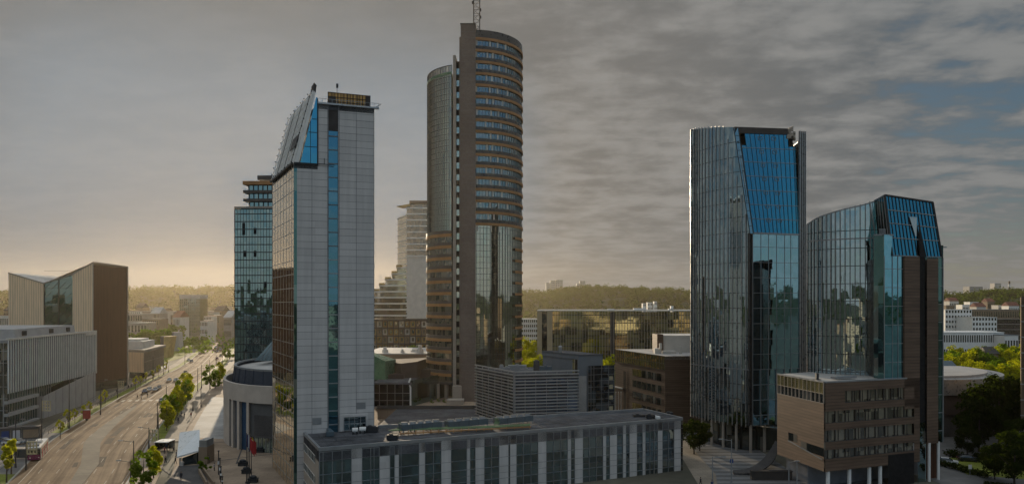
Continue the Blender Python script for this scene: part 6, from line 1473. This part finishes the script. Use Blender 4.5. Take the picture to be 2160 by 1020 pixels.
st = [GP(350,1020), GP(440,1020), GP(432,990), GP(420,980), GP(376,982)]
sheet('underpass_apron', st, .07, 'darkconcrete')
for i, (p, q) in enumerate(((GP(428,992),GP(452,1025)),(GP(420,996),GP(436,1025)))):
    m = MB(); m.bar(p+Vector((0,0,.45)), q+Vector((0,0,.45)), .35, .9); tag(m.build('low_wall', M['tanrender'], loc=p), ['right low stone wall along the underpass ramp','left low stone wall along the underpass ramp'][i], 'wall')
def shelter():
    p = GP(348, 950); r = root('bus_shelter', 'small bus shelter with a pale roof and dark sides by the tree strip', 'shelter', p)
    m = MB(); m.hexa([p+Vector(v) for v in ((-1.5,-2.4,2.5),(1.9,-2.4,2.5),(1.9,1.6,2.5),(-1.5,1.6,2.5),(-1.5,-2.4,2.65),(1.9,-2.4,2.65),(1.9,1.6,2.65),(-1.5,1.6,2.65))]); m.build('roof', M['brightwhite'], r)
    m = MB(); m.box(p.x-1.3,p.x-1.2,p.y-2.2,p.y+1.4,.3,2.4); m.box(p.x-1.3,p.x+1.6,p.y+1.3,p.y+1.4,.3,2.4); m.build('glass_wall', M['glass_dark'], r)
    for x, y in ((-1.3,-2.2),(1.7,-2.2),(-1.3,1.4),(1.7,1.4)): m = MB(); m.cyl(p.x+x,p.y+y,0,2.6,.06,.06,6); m.build('post', M['dark'], r)
    m = MB(); m.box(p.x-1.1,p.x-.5,p.y-1.8,p.y+1,.5,.6); m.build('bench', M['tanrender'], r)
shelter()
p = GP(183, 886); r = root('red_kiosk', 'small red advertising pillar standing on the left verge', 'kiosk', p)
m = MB(); m.box(p.x-.9,p.x+.9,p.y-.5,p.y+.5,.6,3.2); m.build('panel', M['flagred'], r); m = MB(); m.box(p.x-.3,p.x+.3,p.y-.2,p.y+.2,0,.6); m.build('foot', M['dark'], r); m = MB(); m.box(p.x-1,p.x+1,p.y-.6,p.y+.6,3.2,3.35); m.build('cap', M['steel'], r)
p = GP(45, 968); r = root('bus_stop_shelter', 'dark bus stop shelter with pale roof at the trolleybus bay', 'shelter', p)
m = MB(); m.box(p.x-2.4,p.x+2.4,p.y-1,p.y+1,2.5,2.7); m.build('roof', M['cream'], r); m = MB(); m.box(p.x-2.2,p.x+2.2,p.y+.8,p.y+.9,.2,2.4); m.build('glass_wall', M['glass_dark'], r)
for x in (-2.2,2.2): m = MB(); m.cyl(p.x+x,p.y-.7,0,2.5,.07,.07,6); m.build('post', M['dark'], r)
for i, (u0, u1, v, mm, l) in enumerate(((0,22,930,'bluesign','blue shop front under the terraces at the left edge'),(24,45,928,'flagwhite','pale shop front beside the blue one on the left'),(46,84,926,'tanrender','tan shop front under the terraces of the finned office'))):
    a, b = GP(u0, v), GP(u1, v-2); m = MB(); F = Face(a[:2], b[:2]); F.box(m, 0, F.L, .0, 3.0, -2, 0); F.box(m, -.2, F.L+.2, 3.0, 3.4, -2.2, .5)
    r = root('shop_front', l, 'shop', a, 'shop fronts on the left'); m.build('frame', M['darkconcrete'], r); g = MB(); F.rect(g, .3, F.L-.3, .4, 2.6, .05); g.build('display', M[mm], r)
rl = MB()
for y in np.arange(196, 330, 2.4): rl.bar((xl(y)-3.5,y,.1), (xl(y)-3.5,y,1.15), .07)
for z in (.6,1.1): rl.tube([(xl(y)-3.5,y,z) for y in range(196,331,6)], .05, 5)
tag(rl.build('pavement_railing', M['wire'], loc=(xl(196)-3.5,196,.1)), 'dark railing between the left verge and the pavement', 'railing')
# curved dark sculpture ramp by the left tower
pts = smooth_line([(p.x, p.y) for p in (GP(1548,1000),GP(1590,998),(GP(1622,985)),(GP(1640,965)))], 5)
m = MB(); k = len(pts)
for i in range(k-1):
    z0, z1 = .1+3.6*(i/k)**2.2, .1+3.6*((i+1)/k)**2.2; a, b = pts[i], pts[i+1]; d = (b-a).normalized(); n = Vector((d.y,-d.x))*(.3+.7*math.sin(math.pi*(i+.5)/k)); 
    m.hexa([(a.x-n.x,a.y-n.y,z0),(a.x+n.x,a.y+n.y,z0),(b.x+n.x,b.y+n.y,z1),(b.x-n.x,b.y-n.y,z1),(a.x-n.x,a.y-n.y,z0+.8),(a.x+n.x,a.y+n.y,z0+.3),(b.x+n.x,b.y+n.y,z1+.3),(b.x-n.x,b.y-n.y,z1+.8)])
tag(m.build('curved_sculpture', M['darkconcrete'], loc=(pts[0].x,pts[0].y,0)), 'dark curved sculpture rising from the forecourt beside the brown office', 'sculpture')
p = GP(1638,1010); m = MB(); m.box(p.x-5.2,p.x+3.0,p.y-.6,p.y+.6,0,1.7); m.box(p.x-5.3,p.x+3.1,p.y-.7,p.y+.7,1.7,1.85); tag(m.build('entrance_wall', M['brownpanel'], loc=p), 'low dark wall between the sculpture and the brown office', 'wall')
p = GP(1543,1000); r = root('road_sign', 'small blue road sign on a thin post before the left glass tower', 'sign', p)
m = MB(); m.cyl(p.x,p.y,0,3.4,.05,.05,6); m.build('post', M['steel'], r); m = MB(); m.box(p.x-.35,p.x+.35,p.y-.1,p.y-.06,2.5,3.3); m.build('plate', M['bluesign'], r)
p = GP(2046,1005); r = root('road_sign', 'small white sign on a post before the hedge at lower right', 'sign', p)
m = MB(); m.cyl(p.x,p.y,0,2.6,.05,.05,6); m.build('post', M['steel'], r); m = MB(); m.box(p.x-.35,p.x+.35,p.y-.1,p.y-.06,1.7,2.6); m.build('plate', M['white'], r)
# hedges on the right
def hedge(p, q, w, h, label):
    d = (q-p); L = d.length; d.normalize(); n = Vector((-d.y,d.x,0)); N = int(L*w*55)
    t = rng.uniform(0,L,N); s = rng.uniform(-w/2,w/2,N); z = rng.uniform(.1,h,N)*(1-.15*np.abs(s)/w)
    c = np.array(p)[None,:]*0+np.stack([t*d.x+s*n.x, t*d.y+s*n.y, z], 1); nr = rng.normal(size=(N,3))+np.array([0,0,.5])
    me = quad_mesh('hedge', leaf_arrays(c, nr, rng.uniform(.12,.26,N)), M['leafd']); o = bpy.data.objects.new('hedge', me); COL.objects.link(o); o.location = p; tag(o, label, 'hedge', 'hedges on the right'); return o
hedge(GP(1976,978), GP(2085,1008), 1.8, 1.3, 'long dark hedge slanting down before the parked cars'); hedge(GP(2055,962), GP(2110,982), 1.6, 1.2, 'yellow-green hedge behind the parked dark car'); hedge(GP(1998,958), GP(2025,966), 2.4, 1.6, 'short hedge clump left of the parked dark car'); hedge(GP(2075,1022), GP(2150,1030), 1.6, .8, 'low hedge along the bottom right corner')
# ------------------------------------------------------------------ people
def person_mesh(shirt, pose):
    # joints: one continuous skinned body
    s = pose
    V = [(0,0,.95),(0,0,1.18),(0,0,1.40),(0,-.01,1.50),(0,-.02,1.60),(0,-.02,1.74), (-.20,0,1.40),(-.25,.06*s,1.13),(-.23,-.10*s,.88), (.20,0,1.40),(.25,-.06*s,1.13),(.23,.10*s,.88), (-.10,0,.90),(-.11,-.16*s,.50),(-.11,.02*s-.05*s,.08),(-.11,-.14,.03), (.10,0,.90),(.11,.16*s,.50),(.11,.26*s,.10),(.11,.14*s-.05,.03)]
    E = [(0,1),(1,2),(2,3),(3,4),(4,5),(2,6),(6,7),(7,8),(2,9),(9,10),(10,11),(0,12),(12,13),(13,14),(14,15),(0,16),(16,17),(17,18),(18,19)]
    RD_ = [.15,.14,.16,.06,.095,.085,.07,.05,.04,.07,.05,.04,.10,.065,.05,.05,.10,.065,.05,.05]
    me = bpy.data.meshes.new('person'); me.from_pydata(V, E, []); ob = bpy.data.objects.new('tmp_person', me); COL.objects.link(ob)
    sk = ob.modifiers.new('Skin', 'SKIN')
    for i, v in enumerate(me.skin_vertices[0].data): v.radius = (RD_[i],)*2; v.use_root = i == 0
    sb = ob.modifiers.new('Sub', 'SUBSURF'); sb.levels = 1; sb.render_levels = 1
    dg = bpy.context.evaluated_depsgraph_get(); out = bpy.data.meshes.new_from_object(ob.evaluated_get(dg)); bpy.data.objects.remove(ob)
    out.materials.clear(); out.materials.append(M['cloth_dark']); out.materials.append(shirt); out.materials.append(M['skin'])
    for p in out.polygons: z = p.center.z; p.material_index = 2 if z > 1.5 or (abs(p.center.x) > .17 and z < .95 and z > .7) else (1 if z > .93 else 0)
    for p in out.polygons: p.use_smooth = True
    return out
PM = [person_mesh(M['cloth_dark'], 1.), person_mesh(M['cloth_blue'], .6), person_mesh(M['cloth_red'], .3), person_mesh(M['cloth_pale'], .9)]
hm = MB(); hm.ball((0,.02,1.70), .115, n=10, m=7, sq=(.95,1.05,1.)); HAIR = hm.mesh('hair', M['bark'], smooth=True)
PP = [(371,886,0,'person in dark clothes leading a group on the sunlit path'),(375,888,1,'person in blue beside the leader of the group on the path'),(377,890,0,'second dark-clad person in the group on the path'),(380,880,3,'person in a pale top just behind the group on the path'),(383,878,0,'dark-clad person behind the pale one on the path'),(389,881,0,'lone dark walker right of the group on the path'),(403,880,2,'person sitting place of the terrace edge, in red'),
    (360,945,0,'dark-clad person standing right of the small shelter'),(366,955,0,'person walking between the shelter and the white kiosk'),(349,977,0,'person in dark clothes by the street tree near the kiosk'),(370,978,0,'dark figure before the left corner of the white kiosk'),(372,964,1,'person in blue at the left edge of the white kiosk roof'),(351,948,1,'person in blue waiting in the small shelter'),(347,956,2,'person in red by the small shelter'),(338,945,0,'tall dark figure left of the small shelter'),(382,1012,0,'dark figure alone on the grey underpass apron'),(441,968,0,'dark-clad person right of the stone kiosk wall'),(440,976,1,'person in blue near the round bush by the kiosk'),(452,992,3,'person in a pale top on the plaza left of the light columns'),
    (290,841,0,'left dark figure on the crossing before the cars'),(298,842,3,'pale figure in the middle of the crossing before the cars'),(311,837,0,'right dark figure on the crossing before the cars'),(1478,1024,0,'dark figure on the lit street left of the lamps at the bottom'),(1502,1030,1,'person in blue at the bottom by the low grey lamp'),(271,819,0,'dark-clad person on the left pavement below the rust tower'),(277,816,1,'person in blue on the left pavement below the rust tower'),(246,829,0,'dark-clad person on the left pavement by the lattice pole')]
for i, (u, v, k, l) in enumerate(PP):
    p = GP(u, v, .1); o = bpy.data.objects.new('person', PM[k]); COL.objects.link(o); o.location = p; o.rotation_euler = (0,0,random.uniform(0,6.28)); tag(o, l.replace('sitting place of the terrace edge, in red','in red standing at the terrace edge'), 'person')
    h = bpy.data.objects.new('hair', HAIR); COL.objects.link(h); h.parent = o
# ------------------------------------------------------------------ haze
hb = MB().box(-2400,2400,-2100,2450,-4,150)
hm_, nt = newmat('haze')
pv = nt.nodes.new('ShaderNodeVolumePrincipled'); pv.inputs['Color'].default_value = (1,.86,.64,1); pv.inputs['Density'].default_value = .000058; pv.inputs['Anisotropy'].default_value = .7
o_ = nt.nodes.new('ShaderNodeOutputMaterial'); nt.links.new(pv.outputs[0], o_.inputs[1])
struct(hb.build('haze', hm_), 'stuff')
for P, used in list(PROTO.values())+list(CARS.values()):
    if not used:
        for c in list(P.children): bpy.data.objects.remove(c)
        bpy.data.objects.remove(P)
